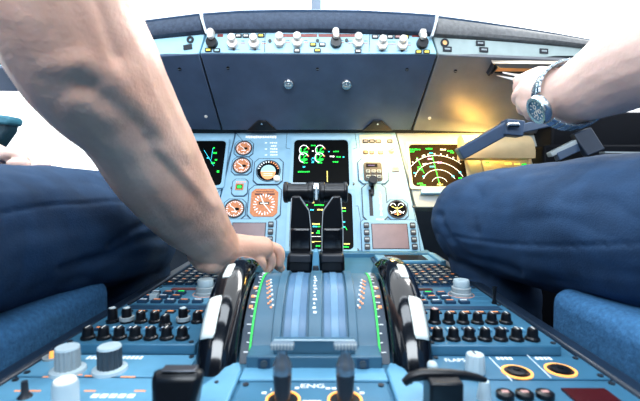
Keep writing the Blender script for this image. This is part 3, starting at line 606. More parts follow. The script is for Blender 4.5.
def mcdu(sg):
    x0, x1 = (.125, .276) if sg > 0 else (-.281, -.13)
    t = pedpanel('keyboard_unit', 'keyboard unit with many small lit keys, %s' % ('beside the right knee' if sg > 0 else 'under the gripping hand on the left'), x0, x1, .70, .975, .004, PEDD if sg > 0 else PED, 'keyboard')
    a = obj('display_frame', MB().box(x0 + .008, x1 - .008, .89, .965, .004, .012, PEDL), t, PF, .002); obj('screen', MB().box(x0 + .03, x1 - .03, .897, .958, .012, .0125, SCR), a, PF)
    me = None; nx, ny = 8, 8
    for j in range(ny):
        for i in range(nx):
            u = x0 + .014 + i * (x1 - x0 - .028) / (nx - 1); v = .712 + j * .0215
            k = obj('key', MB().prism(rrect(u - .0068, u + .0068, v - .0075, v + .0075, .002, 1), .004, .008, PEDD).box(u - .0058, u + .0058, v - .0068, v + .0068, .008, .0085, BLK), t, PF)
            obj('legend', MB().box(u - .003, u + .0026, v - .0015, v + .0015, .0085, .0089, MRO if (i * 3 + j) % 4 == 0 else WHT), k, PF)
    ob = obj('line_key_strip', MB().box(x0 + .001 if sg < 0 else x1 - .014, x0 + .014 if sg < 0 else x1 - .001, .86, .965, .004, .018, PEDL), t, PF, .002)
mcdu(1); mcdu(-1)
def radio(sg):
    x0, x1 = (.125, .276) if sg > 0 else (-.281, -.13)
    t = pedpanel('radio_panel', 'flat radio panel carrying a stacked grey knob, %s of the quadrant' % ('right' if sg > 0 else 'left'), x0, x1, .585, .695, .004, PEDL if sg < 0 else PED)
    kx = D(461, 297)[0] if sg > 0 else D(205, 297)[0]; ky = D(461, 297)[1]
    k = obj('tuning_knob', MB().lathe(kx, ky, [(.017, .004), (.017, .008), (.0155, .009), (.0155, .016), (.0145, .017)], KGR, 28, flute=.03).ring(kx, ky, .004, .0045, .02, .0205, MRO), t, PF, label='large stacked grey knob')
    obj('knob_cap', MB().lathe(kx, ky, [(.0125, .017), (.013, .018), (.013, .027), (.012, .029)], KLT, 28, flute=.03), k, PF)
    a, b = (x0 + .03, x0 + .085) if sg < 0 else (x0 + .02, x0 + .07)
    obj('display_window', MB().box(a, b, .672, .683, .004, .0055, DRED if sg > 0 else RED), t, PF)
    for j in range(3):
        for i in range(5):
            u = x0 + .014 + i * .021; v = .602 + j * .023
            if abs(u - kx) < .022 and abs(v - ky) < .024: continue
            k = obj('push_button', MB().box(u - .0075, u + .0075, v - .0055, v + .0055, .004, .0085, PEDD), t, PF, .0006); obj('legend', MB().box(u - .005, u + .005, v + .001, v + .0035, .0085, .0089, GRN if (i == 2 and j == 2) else (MRO if (i + j) % 2 else MRK)), k, PF)
    m = MB()
    for j in range(3): m.box(x0 + .006, x1 - .006, .613 + j * .023, .6136 + j * .023, .004, .0044, PEDL)
    obj('markings', m, t, PF)
    if sg > 0:
        u, v = D(487, 309, 0); k = obj('toggle', MB().lathe(.268, .60, [(.004, .004), (.002, .012), (.003, .026), (.0035, .03)], BLK, 12), t, PF)
    else:
        obj('toggle', MB().box(-.262, -.25, .612, .624, .004, .014, KLT), t, PF, .001)
radio(1); radio(-1)
def audio(sg):
    x0, x1 = (.122, .266) if sg > 0 else (-.276, -.130); h = .012
    t = pedpanel('audio_panel', 'raised audio panel with two rows of small black knobs, %s' % ('right of the right trim wheel' if sg > 0 else 'left of the left trim wheel'), x0, x1, .425, .572, h, PED)
    obj('display_window', MB().box(x0 + .01, x1 - .01, .545, .560, h, h + .0008, PEDD), t, PF)
    for i in range(7):
        for j, v in enumerate((.441, .494)):
            u = ((.137 + i * .0176) if j == 0 else (.1305 + i * .0178)) if sg > 0 else x0 + .020 + i * .0178
            if j == 1 and sg < 0 and i == 4: v -= .012
            tall = (j == 1 and ((sg > 0 and i in (0, 1)) or (sg < 0 and i in (0, 1, 5)))); H_ = .0165 if tall else .0115; lean = -.002
            prof = [(.0082, h), (.008, h + .0025), (.0062, h + .004), (.0056, h + H_), (.005, h + H_ + .0012)]
            k = obj('knob', MB().lathe(u, v, prof, BLK, 18, flute=.05), t, PF); tp_ = PNK if (tall and sg > 0) or (j == 1 and i == 0) else DK
            if sg < 0 and tall: tp_ = KLT
            obj('knob_top', MB().cyl(u, v, h + H_ + .0012, h + H_ + .0018, .0042, tp_, 14).box(u - .0006, u + .0006, v - .004, v + .004, h + H_ + .0018, h + H_ + .0022, WHT), k, PF)
            if j == 1 and sg < 0 and i in (1, 5): obj('knob_collar', MB().lathe(u, v, [(.0088, h + .0026), (.0088, h + .007)], KGR, 18), k, PF)
    for i in range(6):
        u = x0 + .02 + i * .0195; k = obj('push_button', MB().box(u - .007, u + .007, .463, .473, h, h + .003, PEDL if i % 2 else PEDD), t, PF, .0006); obj('legend', MB().box(u - .005, u + .005, .466, .469, h + .003, h + .0034, MRO if i % 3 == 0 else MRK), k, PF)
        obj('call_light', MB().box(u - .006, u + .006, .527, .536, h, h + .002, DK).box(u - .004, u + .004, .530, .533, h + .002, h + .0024, MRO), t, PF)
audio(1); audio(-1)
# lower right: two amber rings etc.
t = pedpanel('lighting_panel', 'flat panel with two amber ringed rotary wells at lower right', .122, .281, .372, .422, .002, PED)
for px, py in ((517, 372.5), (560.5, 370.5)):
    u, v = D(px, py, .002); obj('rotary_well', MB().ring(u, v, .002, .0032, .0122, .0145, AMB, 32).cyl(u, v, .002, .0025, .0122, DK, 28), t, PF, label='amber ringed well'); 
    obj('rotary_knob', MB().lathe(u, v, [(.0100, .0025), (.0095, .0045), (.0035, .005), (.003, .0065)], BLK, 24), t, PF)
u, v = D(475, 372, .002); k = obj('selector_knob', MB().lathe(u, v, [(.0095, .002), (.009, .018), (.0082, .020)], KLT, 24, flute=.08), t, PF, label='light grey fluted knob'); obj('pointer', MB().box(u - .0007, u + .0007, v, v + .007, .020, .0205, DK), k, PF)
m = MB(); u, v = D(455, 360.5, .002); m.text('FLAPS', u, v, .0023, .0105, MRK, sx=.8)
for px in (504, 543):
    u, v = D(px, 358.5, .002); 
    for i in range(4): m.box(u - .008 + i * .0045, u - .005 + i * .0045, v - .003, v + .003, .002, .0023, MRK)
a, b = D(489, 357, .002), D(512, 381, .002); m.bar(a, b, .0008, .002, .0023, MRK); a, b = D(527, 355, .002), D(551, 378, .002); m.bar(a, b, .0008, .002, .0023, MRK)
obj('lettering', m, t, PF)
t = pedpanel('recorder_panel', 'nearest panel at lower right with red window and small dark buttons', .122, .281, .24, .369, .002, PED)
for px in (505, 524.5, 545):
    u, v = D(px, 397, .002); k = obj('push_button', MB().lathe(u, v, [(.0075, .002), (.0075, .006), (.006, .007)], BLK, 16), t, PF); obj('legend', MB().box(u - .003, u + .003, v - .002, v + .002, .007, .0073, PNK), k, PF)
a, b = D(561, 390, .002), D(604, 390, .002); obj('display_window', MB().box(a[0], b[0], a[1] - .03, a[1], .002, .004, DRED), t, PF, label='dark red window')
u, v = D(484, 399, .002); obj('selector_knob', MB().lathe(u, v, [(.006, .002), (.0045, .016), (.004, .018)], KLT, 16), t, PF)
# lower left
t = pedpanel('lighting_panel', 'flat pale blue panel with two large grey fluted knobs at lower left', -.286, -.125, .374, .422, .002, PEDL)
for px, py in ((68, 371.5), (110, 370.5)):
    u, v = D(px, py, .002)
    k = obj('rotary_knob', MB().lathe(u, v, [(.0165, .002), (.016, .005), (.0125, .006)], KLT, 28), t, PF, label='large grey fluted knob')
    obj('grip', MB().lathe(u, v, [(.0115, .006), (.0112, .025)], KDK if px > 90 else KGR, 32, flute=.09).lathe(u, v, [(.0112, .025), (.0105, .027)], KLT, 24), k, PF)
m = MB()
for cx, n in ((95, 4), (130, 6)):
    u, v = D(cx, 357.5, .002)
    for i in range(n): m.box(u - .004 * n / 2 + i * .0045, u - .004 * n / 2 + i * .0045 + .003, v - .004, v + .003, .002, .0023, MRK)
for px, py in ((50, 377), (92, 376), (128, 377), (75, 375)):
    u, v = D(px, py, .002); m.box(u - .007, u + .007, v - .001, v + .001, .002, .0023, MRO)
obj('markings', m, t, PF)
u, v = D(52, 358, .002); obj('indicator_ring', MB().ring(u, v, .002, .004, .006, .009, KGR, 20).lathe(u, v, [(.003, .002), (.002, .009)], AMB, 10), t, PF, label='small amber tipped light')
t = pedpanel('radar_panel', 'nearest pale blue panel at lower left with ivory knob', -.286, -.125, .24, .371, .002, PEDL)
u, v = D(66, 411, .002); k = obj('selector_knob', MB().lathe(u, v, [(.0125, .002), (.010, .006), (.0098, .024), (.0088, .027)], KLT, 28), t, PF, label='ivory grey knob'); obj('knob_cap', MB().lathe(u, v, [(.0088, .027), (.008, .0285)], WHT, 28), k, PF)
u, v = D(25, 397, .002); obj('toggle', MB().lathe(u, v, [(.006, .002), (.003, .006), (.0025, .016)], DK, 12), t, PF)
m = MB()
for i in range(5):
    u, v = D(95 + i * 9, 396, .002); m.box(u - .003, u + .003, v - .003, v + .003, .002, .0023, MRK)
for px in (20, 35, 90, 140): u, v = D(px, 391, .002); m.box(u - .005, u + .005, v - .001, v + .001, .002, .0023, MRO)
obj('markings', m, t, PF)
# ---------------------------------------------------------------- thrust quadrant
YC, ZC = .52, -.26 + .188   # in PF coordinates
qd = thing('thrust_quadrant', 'curved blue thrust lever quadrant between the trim wheels', 'control quadrant', PF, (0, YC, 0))
QM = mat('quadrant blue', (.055, .14, .21), .36); QL = mat('quadrant slot blue', (.085, .18, .30), .28); QD = mat('quadrant side', (.02, .045, .075), .4)
AR = (20, 148)
obj('arc_body', MB().arcstrip(-.046, .046, YC, ZC, .06, .136, *AR, QM), qd, PF)
for a, b in ((-.046, -.036), (.036, .046), (-.0075, .0075)):
    obj('ridge', MB().arcstrip(a, b, YC, ZC, .13, .1405, *AR, QM), qd, PF, .001)
for a, b in ((-.034, -.0095), (.0095, .034)):
    obj('slot_cover', MB().arcstrip(a, b, YC, ZC, .13, .1375, *AR, QL).arcstrip((a + b) / 2 - .0045, (a + b) / 2 + .0045, YC, ZC, .13, .1385, *AR, mat('quadrant slot light', (.13, .26, .40), .26)), qd, PF, .0006)
for sg in (-1, 1):
    a, b = sorted((sg * .046, sg * .066)); obj('shoulder', MB().arcstrip(a, b, YC, ZC, .06, .1368, *AR, QM), qd, PF)
    a, b = sorted((sg * .066, sg * .078)); obj('scale_plate', MB().arcstrip(a, b, YC, ZC, .06, .137, *AR, QD), qd, PF, label='dark trim scale plate')
    a, b = sorted((sg * .0670, sg * .0690)); obj('scale_stripe', MB().arcstrip(a, b, YC, ZC, .13, .1376, 62, 143, GLN), qd, PF, label='green arc stripe')
    m = MB()
    for i in range(16):
        t0 = 80 + i * 4.2; l = .006 if i % 3 == 0 else .003; a, b = sorted((sg * .0697, sg * (.0697 + l * .8))); m.arcstrip(a, b, YC, ZC, .13, .1377, t0, t0 + .35, MRK, 1)
    obj('scale_ticks', m, qd, PF)
    m = MB()
    for i, (t0, w) in enumerate(((106, .008), (113, .01), (120, .006))): 
        for k in range(3):
            a, b = sorted((sg * (.0715 + .0014 * k), sg * (.0727 + .0014 * k))); m.arcstrip(a + sg * 0, b, YC, ZC, .13, .1377, t0, t0 + 1.6, MRO, 1)
    # slanted orange legends next to the slot
    for k in range(20):
        t0 = 97 + k * 1.25; c0 = sg * (.0565 - .0005 * k + .0025 * (k % 3)); a, b = sorted((c0, c0 + sg * .0022)); m.arcstrip(a, b, YC, ZC, .13, .1377, t0, t0 + .8, MRO if k % 3 else MRK, 1)
    obj('scale_legends', m, qd, PF)
m = MB()
for k in range(12): m.arcstrip(-.0030 + (k % 2) * .001, -.0005 + (k % 3) * .001, YC, ZC, .13, .1409, 96 + k * 2.6, 97.0 + k * 2.6, MRK, 1)
obj('centre_marks', m, qd, PF)
# front apron of quadrant
m = MB(); a = D(243, 347, .02); 
yb, zt = .398, .026
obj('front_step', MB().box(-.0675, .0675, .388, .44, 0, .0155, QM).box(-.07, .07, .365, .39, 0, .004, PEDL), qd, PF, .0015)
obj('detent_plate', MB().box(-.041, .041, .394, .402, .0155, .030, QM).box(-.041, .041, .393, .3945, .0285, .0305, KLT), qd, PF, .001)
for px in (263, 363.5):
    u = (px - 313.9) * .388 / 400; obj('bolt', MB().box(u - .006, u + .006, .3865, .389, .002, .014, PEDD).tube([(u, .384, .009), (u, .388, .009)], .0035, KDK, 12), qd, PF)
# engine master panel
em = pedpanel('start_panel', 'blue panel lettered ENG with two amber rings at bottom centre', -.068, .068, .25, .364, .002, PED)
MX = []
for px in (283, 345):
    u, v = D(px, 400.5, .002); MX.append((u, v)); obj('guard_ring', MB().ring(u, v, .002, .0032, .0130, .0150, AMB, 36).cyl(u, v, .002, .0024, .0128, BLK, 30), em, PF, label='amber lit ring')
    obj('detent', MB().cyl(u - .004, v + .008, .0024, .004, .0012, WHT, 8).cyl(u + .004, v + .008, .0024, .004, .0012, WHT, 8), em, PF)
m = MB(); u, v = D(312.5, 386.5, .002); m.text('ENG', u, v, .0024, .0095, MRK, sx=1.2)
for px, py, st in ((271, 390, '1'), (358, 389, '2')): u, v = D(px, py, .002); m.text(st, u, v, .0024, .006, MRK)
for px, py in ((264, 393), (297, 388), (328, 388.5), (362, 393), (334, 388.5)): u, v = D(px, py, .002); m.box(u - .002, u + .002, v - .0015, v + .0015, .002, .0023, MRK)
u, v = D(312, 402, .002); m.box(u - .008, u + .008, v - .002, v + .002, .002, .0023, MRK)
obj('lettering', m, em, PF)
for i, (u, v) in enumerate(MX):
    t = thing('engine_master_lever', 'grey waisted engine master lever with ribbed flat cap, %s of the ENG lettering' % ('left' if i == 0 else 'right'), 'lever', PF, (u, v, .002))
    v -= .004
    obj('stem', MB().lathe(u, v, [(.0066, .0025), (.0072, .016), (.0080, .028)], mat('lever dark', (.03, .035, .045), .3), 24).lathe(u, v, [(.0080, .028), (.0084, .034), (.0070, .038), (.0040, .044), (.0046, .049)], mat('lever steel', (.30, .35, .40), .25, .7), 24), t, PF)
    k = obj('cap', MB().prism(rrect(u - .0100, u + .0100, v - .005, v + .007, .003, 3), .049, .0530, mat('cap steel', (.15, .21, .27), .35)), t, PF, .0012)
    m = MB(); [m.box(u - .0087 + j * .0027, u - .0073 + j * .0027, v - .0060, v - .004, .0500, .0542, KGR) for j in range(7)]; obj('cap_ribs', m, k, PF)
# side covers
for sg in (-1, 1):
    t = thing('quadrant_side_cover', 'pale blue rounded cover plate at the foot of the %s trim wheel' % ('left' if sg < 0 else 'right'), 'cover', PF, (sg * .1, .36, 0))
    pts = [(-.070, .24), (-.0705, .382), (-.076, .398), (-.088, .392), (-.091, .372), (-.1, .352), (-.112, .34), (-.112, .24)]
    obj('cover_plate', MB().prism([(p[0] if sg < 0 else -p[0], p[1]) for p in pts], 0, .006, PEDL), t, PF, .002)
    obj('screw', MB().cyl(sg * .088, .355, .006, .0068, .002, DK, 10), t, PF)
# trim wheels
def wheel(sg):
    xc = .1005 * sg; hw = .0208
    t = thing('trim_wheel', 'glossy black trim wheel with white grip marks, %s of the thrust levers' % ('right' if sg > 0 else 'left'), 'wheel', PF, (xc, YC, ZC))
    m = MB(); n = 120; prof = []
    for i in range(20):
        a = 2 * math.pi * i / 20; ca, sa = math.cos(a), math.sin(a)
        prof.append((hw * ca, .1425 + .0178 * sa))
    rg = []
    for i in range(n):
        t0 = 2 * math.pi * i / n; rg.append([m.bm.verts.new((xc + x, YC + r * math.cos(t0), ZC + r * math.sin(t0))) for x, r in prof])
    for i in range(n):
        a, b = rg[i], rg[(i + 1) % n]
        for k in range(20): m.face([a[k], a[(k + 1) % 20], b[(k + 1) % 20], b[k]], GBLK)
    obj('rim', m, t, PF)
    obj('hub', MB().arcstrip(xc - .006, xc + .006, YC, ZC, .0, .127, 0, 360, DK, 48), t, PF)
    for a0, a1, xa, xb in ((123, 140.5, .0005, .0165), (100, 111.5, -.001, .009)):
        m = MB(); nn = 10; rows = []
        for i in range(nn + 1):
            th = R(a0 + (a1 - a0) * i / nn); row = []
            for j in range(6):
                sk = 1 - .16 * (i in (0, nn)); xm = (xa + xb) / 2; x = sg * (xm + (xb - xa) * sk * (j / 5 - .5)); e = 1.0
                xx = x / hw; rr_ = .1425 + .0178 * max(0, (1 - abs(xx) ** (1 / .75 * 2 * .5 * 2 / 2 * 1.5))) ** .45
                rr_ = .1425 + .0178 * math.sqrt(max(0.0, 1 - xx * xx)) + .0009
                row.append(m.bm.verts.new((xc + x, YC + rr_ * math.cos(th), ZC + rr_ * math.sin(th))))
            rows.append(row)
        for p, q in zip(rows, rows[1:]):
            for j in range(5): m.face([p[j], p[j + 1], q[j + 1], q[j]], IVO)
        o = obj('grip_mark', m, t, PF, label='white grip mark'); s_ = o.modifiers.new('s', 'SOLIDIFY'); s_.thickness = .0012
wheel(-1); wheel(1)
# thrust levers
def lever(sg):
    t = thing('thrust_lever', 'black thrust lever with horizontal grip, the %s one of the pair' % ('left' if sg < 0 else 'right'), 'lever', WORLD, P(300 if sg < 0 else 332, 270, .63))
    cx = 300 if sg < 0 else 332
    Y = .66
    def q(pts, Y0, th, mt, m): pr(pts, Y0, Y0 + th, mt, m)
    m = MB(); q([(cx - 11, 254), (cx + 11.5, 254), (cx + 11, 228), (cx - 10, 228)], Y, .03, GBLK, m); obj('lever_body', m, t, bev=.004)
    m = MB(); q([(289.5, 228.5), (310.5, 228.5), (309, 211), (300, 196), (291.5, 196)] if sg < 0 else [(321.5, 228.5), (342.5, 228.5), (341, 196), (333, 196), (323, 211)], Y + .004, .024, BLK, m); obj('lever_neck', m, t, bev=.003)
    m = MB(); m.bar((0, 0), (0, 0), 0, 0, 0, BLK) if False else None
    for s2, xx in ((-1, -10), (1, 11)):
        a = P(cx + xx, 252, Y - .0005); b = P(cx + xx, 229, Y - .0005); L3 = {(-1, -1): [(291.5, 198)], (-1, 1): [(309, 211), (300, 197)], (1, -1): [(323, 211), (333, 197)], (1, 1): [(341, 198)]}[(sg, s2)]; m.tube([a, b] + [P(*p, Y + .003) for p in L3], .0009, KGR, 6)
    obj('edge_trim', m, t)
    m = MB(); q([(cx - 14, 274), (cx + 13, 274), (cx + 12.5, 254), (cx - 13, 254)], .63, .045, BLK, m); obj('lever_boot', m, t, bev=.006)
    m = MB(); q([(cx - 11.5, 263), (cx + 11.5, 263), (cx + 10.5, 255), (cx - 10, 255)], .6265, .004, DK, m); obj('boot_label', m, t, bev=.002)
    xs = (283.5, 313.6) if sg < 0 else (319, 347.5); yy = 192.3
    m = MB(); A = P(xs[0], yy, .70); B = P(xs[1], yy, .70); L = B - A
    rr_ = .0187; fr = [0, .02, .06, .14, .16, .5, .82, .84, .96, .99, 1] if sg < 0 else [0, .02, .05, .18, .20, .5, .86, .88, .95, .98, 1]
    sc = [.80, .95, 1, 1, .9, .9, .9, 1, 1, .95, .80]
    m.tube([A + L * f for f in fr], [rr_ * s_ for s_ in sc], BLK, 22)
    a = P(cx + 1.5, 205, .68); 
    obj('grip', m, t)
    m = MB(); a = P(296.5 if sg < 0 else 336.5, 206, .675); b = P(296.5 if sg < 0 else 336.5, 195, .70); m.tube([a, b], .0085, BLK, 14); obj('grip_stalk', m, t)
    if sg < 0:
        m = MB(); a = P(298, 184, .683); m.tube([P(291, 183.6, .692), P(306, 183.6, .692)], .0018, KGR, 8)
        obj('release_bar', m, t)
lever(-1); lever(1)
t = thing('lever_link', 'small bright metal link between the two thrust lever grips', 'link', WORLD, P(316.3, 190, .69))
m = MB(); A = P(313.9, 190, .70); B = P(318.7, 190, .70); m.tube([A, B], .0135, STL, 20); obj('link_sleeve', m, t)
m = MB(); pr([(315, 200), (317.5, 200), (317, 186), (315.5, 186)], .68, .70, KLT, m); obj('link_pin', m, t, bev=.0005)
t = thing('centre_latch', 'small blue latch between the feet of the thrust levers', 'latch', WORLD, P(315.5, 265, .62))
m = MB(); pr([(311.5, 277), (320, 277), (319, 258), (318, 251), (313.5, 251), (312.5, 258)], .615, .64, PEDL, m); obj('latch_body', m, t, bev=.002)
m = MB(); pr([(312.5, 272), (319, 272), (318.5, 266), (313, 266)], .612, .62, DK, m); obj('latch_button', m, t, bev=.001)
# blurred near levers
t = thing('speed_brake_lever', 'black block shaped speed brake lever at bottom left', 'lever', PF, (-.108, .30, 0))
a = P(152, 364, .29); b = P(205, 364, .29)
obj('grip', MB().hexa([(a.x + .006, .27, .0), (b.x - .012, .27, .0), (b.x - .012, .31, .0), (a.x + .006, .31, .0), (a.x, .283, .0490), (b.x, .283, .0490), (b.x, .297, .0490), (a.x, .297, .0490)], BLK), t, PF, .006)
obj('grip_top', MB().box(a.x + .008, b.x - .006, .285, .295, .0490, .0505, mat('worn metal', (.12, .13, .15), .3, .6)), t, PF, .001)
t = thing('flap_lever', 'black T shaped flap lever with curved bar at bottom right', 'lever', PF, (.085, .30, 0))
m = MB(); pts = [P(x, y, .31) - Vector((0, 0, ZP)) for x, y in ((404, 383), (411, 377), (422, 374.5), (434, 374), (450, 374), (464, 375), (478, 378), (486, 380))]
m.tube(pts, [.003, .004, .0045, .0045, .004, .0035, .003, .002], BLK, 14); obj('grip_bar', m, t, PF)
a = P(427, 377, .305); b = P(460, 377, .305); zz = a.z - ZP
obj('lever_shaft', MB().box(a.x, b.x, .295, .318, 0, zz, BLK).box(a.x + .006, b.x - .008, .292, .296, .01, zz - .02, DK), t, PF, .003)
a = P(427, 362, .325); obj('lever_cap', MB().box(a.x, a.x + .008, .318, .328, zz - .004, zz + .004, KLT), t, PF, .003, label='pale worn cap')
# =================================================================== SEATS
def seat(sg):
    t = thing('pilot_seat', 'bright blue fabric seat cushion beneath the %s pilot' % ('right' if sg > 0 else 'left'), 'seat', WORLD, (sg * .6, .3, 0))
    def cush(x0, x1, y0, y1, z0, z1, rad, mt, nm):
        m = MB(); m.box(*sorted((x0, x1)), y0, y1, z0, z1, mt); o = obj(nm, m, t); b = o.modifiers.new('b', 'BEVEL'); b.width = rad; b.segments = 5; b.limit_method = 'NONE'; return o
    cush(sg * .325, sg * .86, .02, .56 if sg > 0 else .625, .53, .705 if sg > 0 else .70, .022, SEAT, 'seat_cushion')
    cush(sg * .34, sg * .85, -.16, .0, .58, 1.2, .04, SEAT, 'backrest')
    cush(sg * .36, sg * .82, .0, .5, .44, .53, .01, DK, 'seat_frame')
    m = MB(); m.box(*sorted((sg * .5, sg * .7)), .1, .4, .0, .44, DK); obj('seat_base', m, t, bev=.01)
seat(1); seat(-1)
# =================================================================== PEOPLE
_tb = bmesh.new(); bmesh.ops.create_icosphere(_tb, subdivisions=3, radius=1); SV = [v.co.copy() for v in _tb.verts]; SF = [[v.index for v in f.verts] for f in _tb.faces]; _tb.free()
class Blob:
    def __init__(s): s.v = []; s.f = []
    def to_mesh(s, me): me.from_pydata(s.v, [], s.f); me.update()
    def free(s): pass
def sph(bm, p, r):
    k = len(bm.v); bm.v.extend((p.x + r * a.x, p.y + r * a.y, p.z + r * a.z) for a in SV); bm.f.extend([k + i for i in f] for f in SF)
def chain(bm, pts, sub=None):
    """pts: (Vector, radius) ... overlapping spheres make a tapered limb"""
    for (a, ra), (b, rb) in zip(pts, pts[1:]):
        d = (b - a).length; st = max(2, int(d / (min(ra, rb) * .25)))
        for i in range(st + 1): f = i / st; f2 = f * f * (3 - 2 * f) if False else f; sph(bm, a + (b - a) * f, ra + (rb - ra) * f2)
def smoothpts(L, k=4):
    """Catmull-Rom through (Vector, r)"""
    out = []; n = len(L)
    for i in range(n - 1):
        p0, p1, p2, p3 = L[max(i - 1, 0)], L[i], L[i + 1], L[min(i + 2, n - 1)]
        for j in range(k):
            t = j / k; f = lambda a, b, c, d: .5 * ((2 * b) + (-a + c) * t + (2 * a - 5 * b + 4 * c - d) * t * t + (-a + 3 * b - 3 * c + d) * t ** 3)
            out.append((f(p0[0], p1[0], p2[0], p3[0]), max(.002, f(p0[1], p1[1], p2[1], p3[1]))))
    out.append(L[-1]); return out
def organic(name, bm, mt, parent, voxel, smooth=6, disp=None):
    me = bpy.data.meshes.new(name); bm.to_mesh(me); bm.free(); o = bpy.data.objects.new(name, me); C.objects.link(o)
    r = o.modifiers.new('r', 'REMESH'); r.mode = 'VOXEL'; r.voxel_size = voxel
    s = o.modifiers.new('s', 'SMOOTH'); s.factor = .5; s.iterations = smooth
    bpy.context.view_layer.update()
    me2 = bpy.data.meshes.new_from_object(o.evaluated_get(bpy.context.evaluated_depsgraph_get())); o.modifiers.clear(); o.data = me2; me2.name = name
    if disp:
        me2.update(); nn = [v.normal.copy() for v in me2.vertices]
        for v, n_ in zip(me2.vertices, nn): v.co += n_ * disp(v.co, n_)
    W = WM[parent.name]; me2.transform(W.inverted()); o.parent = parent
    me2.materials.clear(); me2.materials.append(mt)
    for p in me2.polygons: p.use_smooth = True
    me2.update(); return o
def pp(L): return [(P(x, y, Y), r * Y / F) for x, y, Y, r in L]
def gau(d, s): return math.exp(-(d / s) ** 2)
from mathutils import noise as NZ
# ---- left person
p1 = thing('person', 'person at left in navy trousers with bare arm reaching to the pedestal', 'person', WORLD, (-.6, .3, .7))
arm = pp([(40, -150, .33, 66), (48, -60, .36, 69), (62, 8, .385, 70), (88, 62, .42, 67), (108, 92, .45, 60), (132, 124, .49, 51), (160, 173, .56, 45), (187, 212, .63, 36), (203, 231, .675, 28.5), (216, 245, .70, 23)])
bm = Blob(); chain(bm, smoothpts(arm, 4))
# palm and back of the hand
def fing(bm, L): chain(bm, smoothpts(pp(L), 3))
chain(bm, pp([(215, 248, .70, 21), (232, 249, .72, 16), (250, 249, .74, 14), (262, 248, .755, 12)]))
chain(bm, pp([(205, 252, .70, 18), (222, 262, .71, 14), (240, 266, .73, 11)]))
chain(bm, pp([(212, 262, .69, 12), (203, 262, .69, 10)]))
fing(bm, [(256, 247, .77, 9.5), (268, 247.5, .785, 7.4), (277.5, 250, .79, 6.0), (280.5, 256, .79, 5.2), (279.5, 264, .79, 4.6)])
fing(bm, [(252, 250, .75, 9.5), (263, 252, .755, 6.8), (270.5, 257, .76, 5.4), (271.5, 264, .765, 4.7), (268, 270, .765, 4.2)])
fing(bm, [(247, 255, .735, 9), (256, 258, .735, 6.2), (262, 263, .74, 5.0), (261.5, 269, .745, 4.4), (258, 273, .745, 4.0)])
fing(bm, [(241, 260, .72, 8), (248, 264, .715, 5.6), (252.5, 269, .72, 4.5), (251, 274, .725, 3.9)])
fing(bm, [(250, 246, .79, 8), (262, 252, .81, 6.5), (274, 262, .81, 5.6), (281, 268, .80, 4.6)])
EL = P(74, 84, .37); EA = P(60, 80, .37)
def darm(co, n):
    # elbow hollow, tendon ridges and muscle shapes
    q = (co - CAM); px = 320 + F * ((ROT.to_3x3().inverted() @ q).x / -(ROT.to_3x3().inverted() @ q).z); py = 200.5 - F * ((ROT.to_3x3().inverted() @ q).y / -(ROT.to_3x3().inverted() @ q).z)
    d = 0.0
    def ridge(x0, y0, x1, y1, w, a):
        vx, vy = x1 - x0, y1 - y0; L2 = vx * vx + vy * vy; t = max(0, min(1, ((px - x0) * vx + (py - y0) * vy) / L2)); dd = math.hypot(px - x0 - t * vx, py - y0 - t * vy); return a * math.exp(-(dd / w) ** 2)
    if n.dot(CAM - co) > 0:
        d += ridge(48, 70, 78, 62, 12, .0018) + ridge(78, 62, 108, 72, 12, .002) - ridge(76, 85, 90, 88, 9, .0042) - ridge(44, 78, 60, 96, 10, .0015)
        d += ridge(74, 104, 116, 118, 12, .0016) - ridge(106, 100, 150, 138, 9, .003) + ridge(120, 84, 178, 150, 14, .003)
        d -= ridge(98, 0, 118, 55, 8, .0025); d += ridge(120, 150, 180, 215, 12, .003) - ridge(145, 142, 192, 195, 7, .0025)
        d += ridge(160, 150, 212, 205, 6, .0025)
    d += .0008 * NZ.noise(co * 40)
    return d
body1 = organic('body', bm, SKN, p1, .0021, 6, darm)
# trousers left
def dtr(co, n):
    return .006 * NZ.noise(Vector((co.x * 9, co.y * 16, co.z * 22))) + .0035 * abs(NZ.noise(Vector((co.x * 30 + 5, co.y * 12, co.z * 34))))
def pxy(co):
    q = ROT.to_3x3().inverted() @ (co - CAM)
    return 320 - F * q.x / q.z, 200.5 + F * q.y / q.z
def crease(co, L, w, a):
    px, py = pxy(co); o = 0
    for (x0, y0), (x1, y1) in zip(L, L[1:]):
        vx, vy = x1 - x0, y1 - y0; t = max(0, min(1, ((px - x0) * vx + (py - y0) * vy) / (vx * vx + vy * vy))); o = max(o, math.exp(-(math.hypot(px - x0 - t * vx, py - y0 - t * vy) / w) ** 2))
    return a * o
def dtr2(co, n):
    d = dtr(co, n) * .7
    if n.dot(CAM - co) > 0:
        d -= crease(co, [(455, 236), (500, 244), (560, 246), (650, 243)], 1.8, .003)
        d -= crease(co, [(440, 216), (450, 236), (470, 256), (520, 272)], 4, .006) + crease(co, [(436, 234), (455, 262), (490, 276)], 3, .005) + crease(co, [(480, 196), (472, 214), (476, 232)], 5, .003)
        d += crease(co, [(444, 222), (456, 244), (486, 262)], 4, .004)
    return d
def dtr1(co, n):
    d = dtr(co, n) * .8
    if n.dot(CAM - co) > 0:
        d -= crease(co, [(-10, 214), (50, 205), (110, 202), (150, 200)], 1.8, .003)
        d -= crease(co, [(166, 236), (140, 240), (110, 256), (60, 268)], 5, .006) + crease(co, [(150, 222), (130, 232), (112, 246)], 4, .005)
    return d
bm = Blob()
chain(bm, smoothpts(pp([(-190, 250, .28, 105), (-60, 246, .42, 82), (20, 236, .54, 71), (80, 230, .65, 63), (118, 232, .74, 53), (131, 240, .77, 40)]), 4))
chain(bm, smoothpts([(P(132, 238, .77), .085), (P(128, 262, .78), .078), (Vector((-.36, .77, .52)), .066), (Vector((-.38, .80, .30)), .055), (Vector((-.39, .83, .14)), .052)], 4))
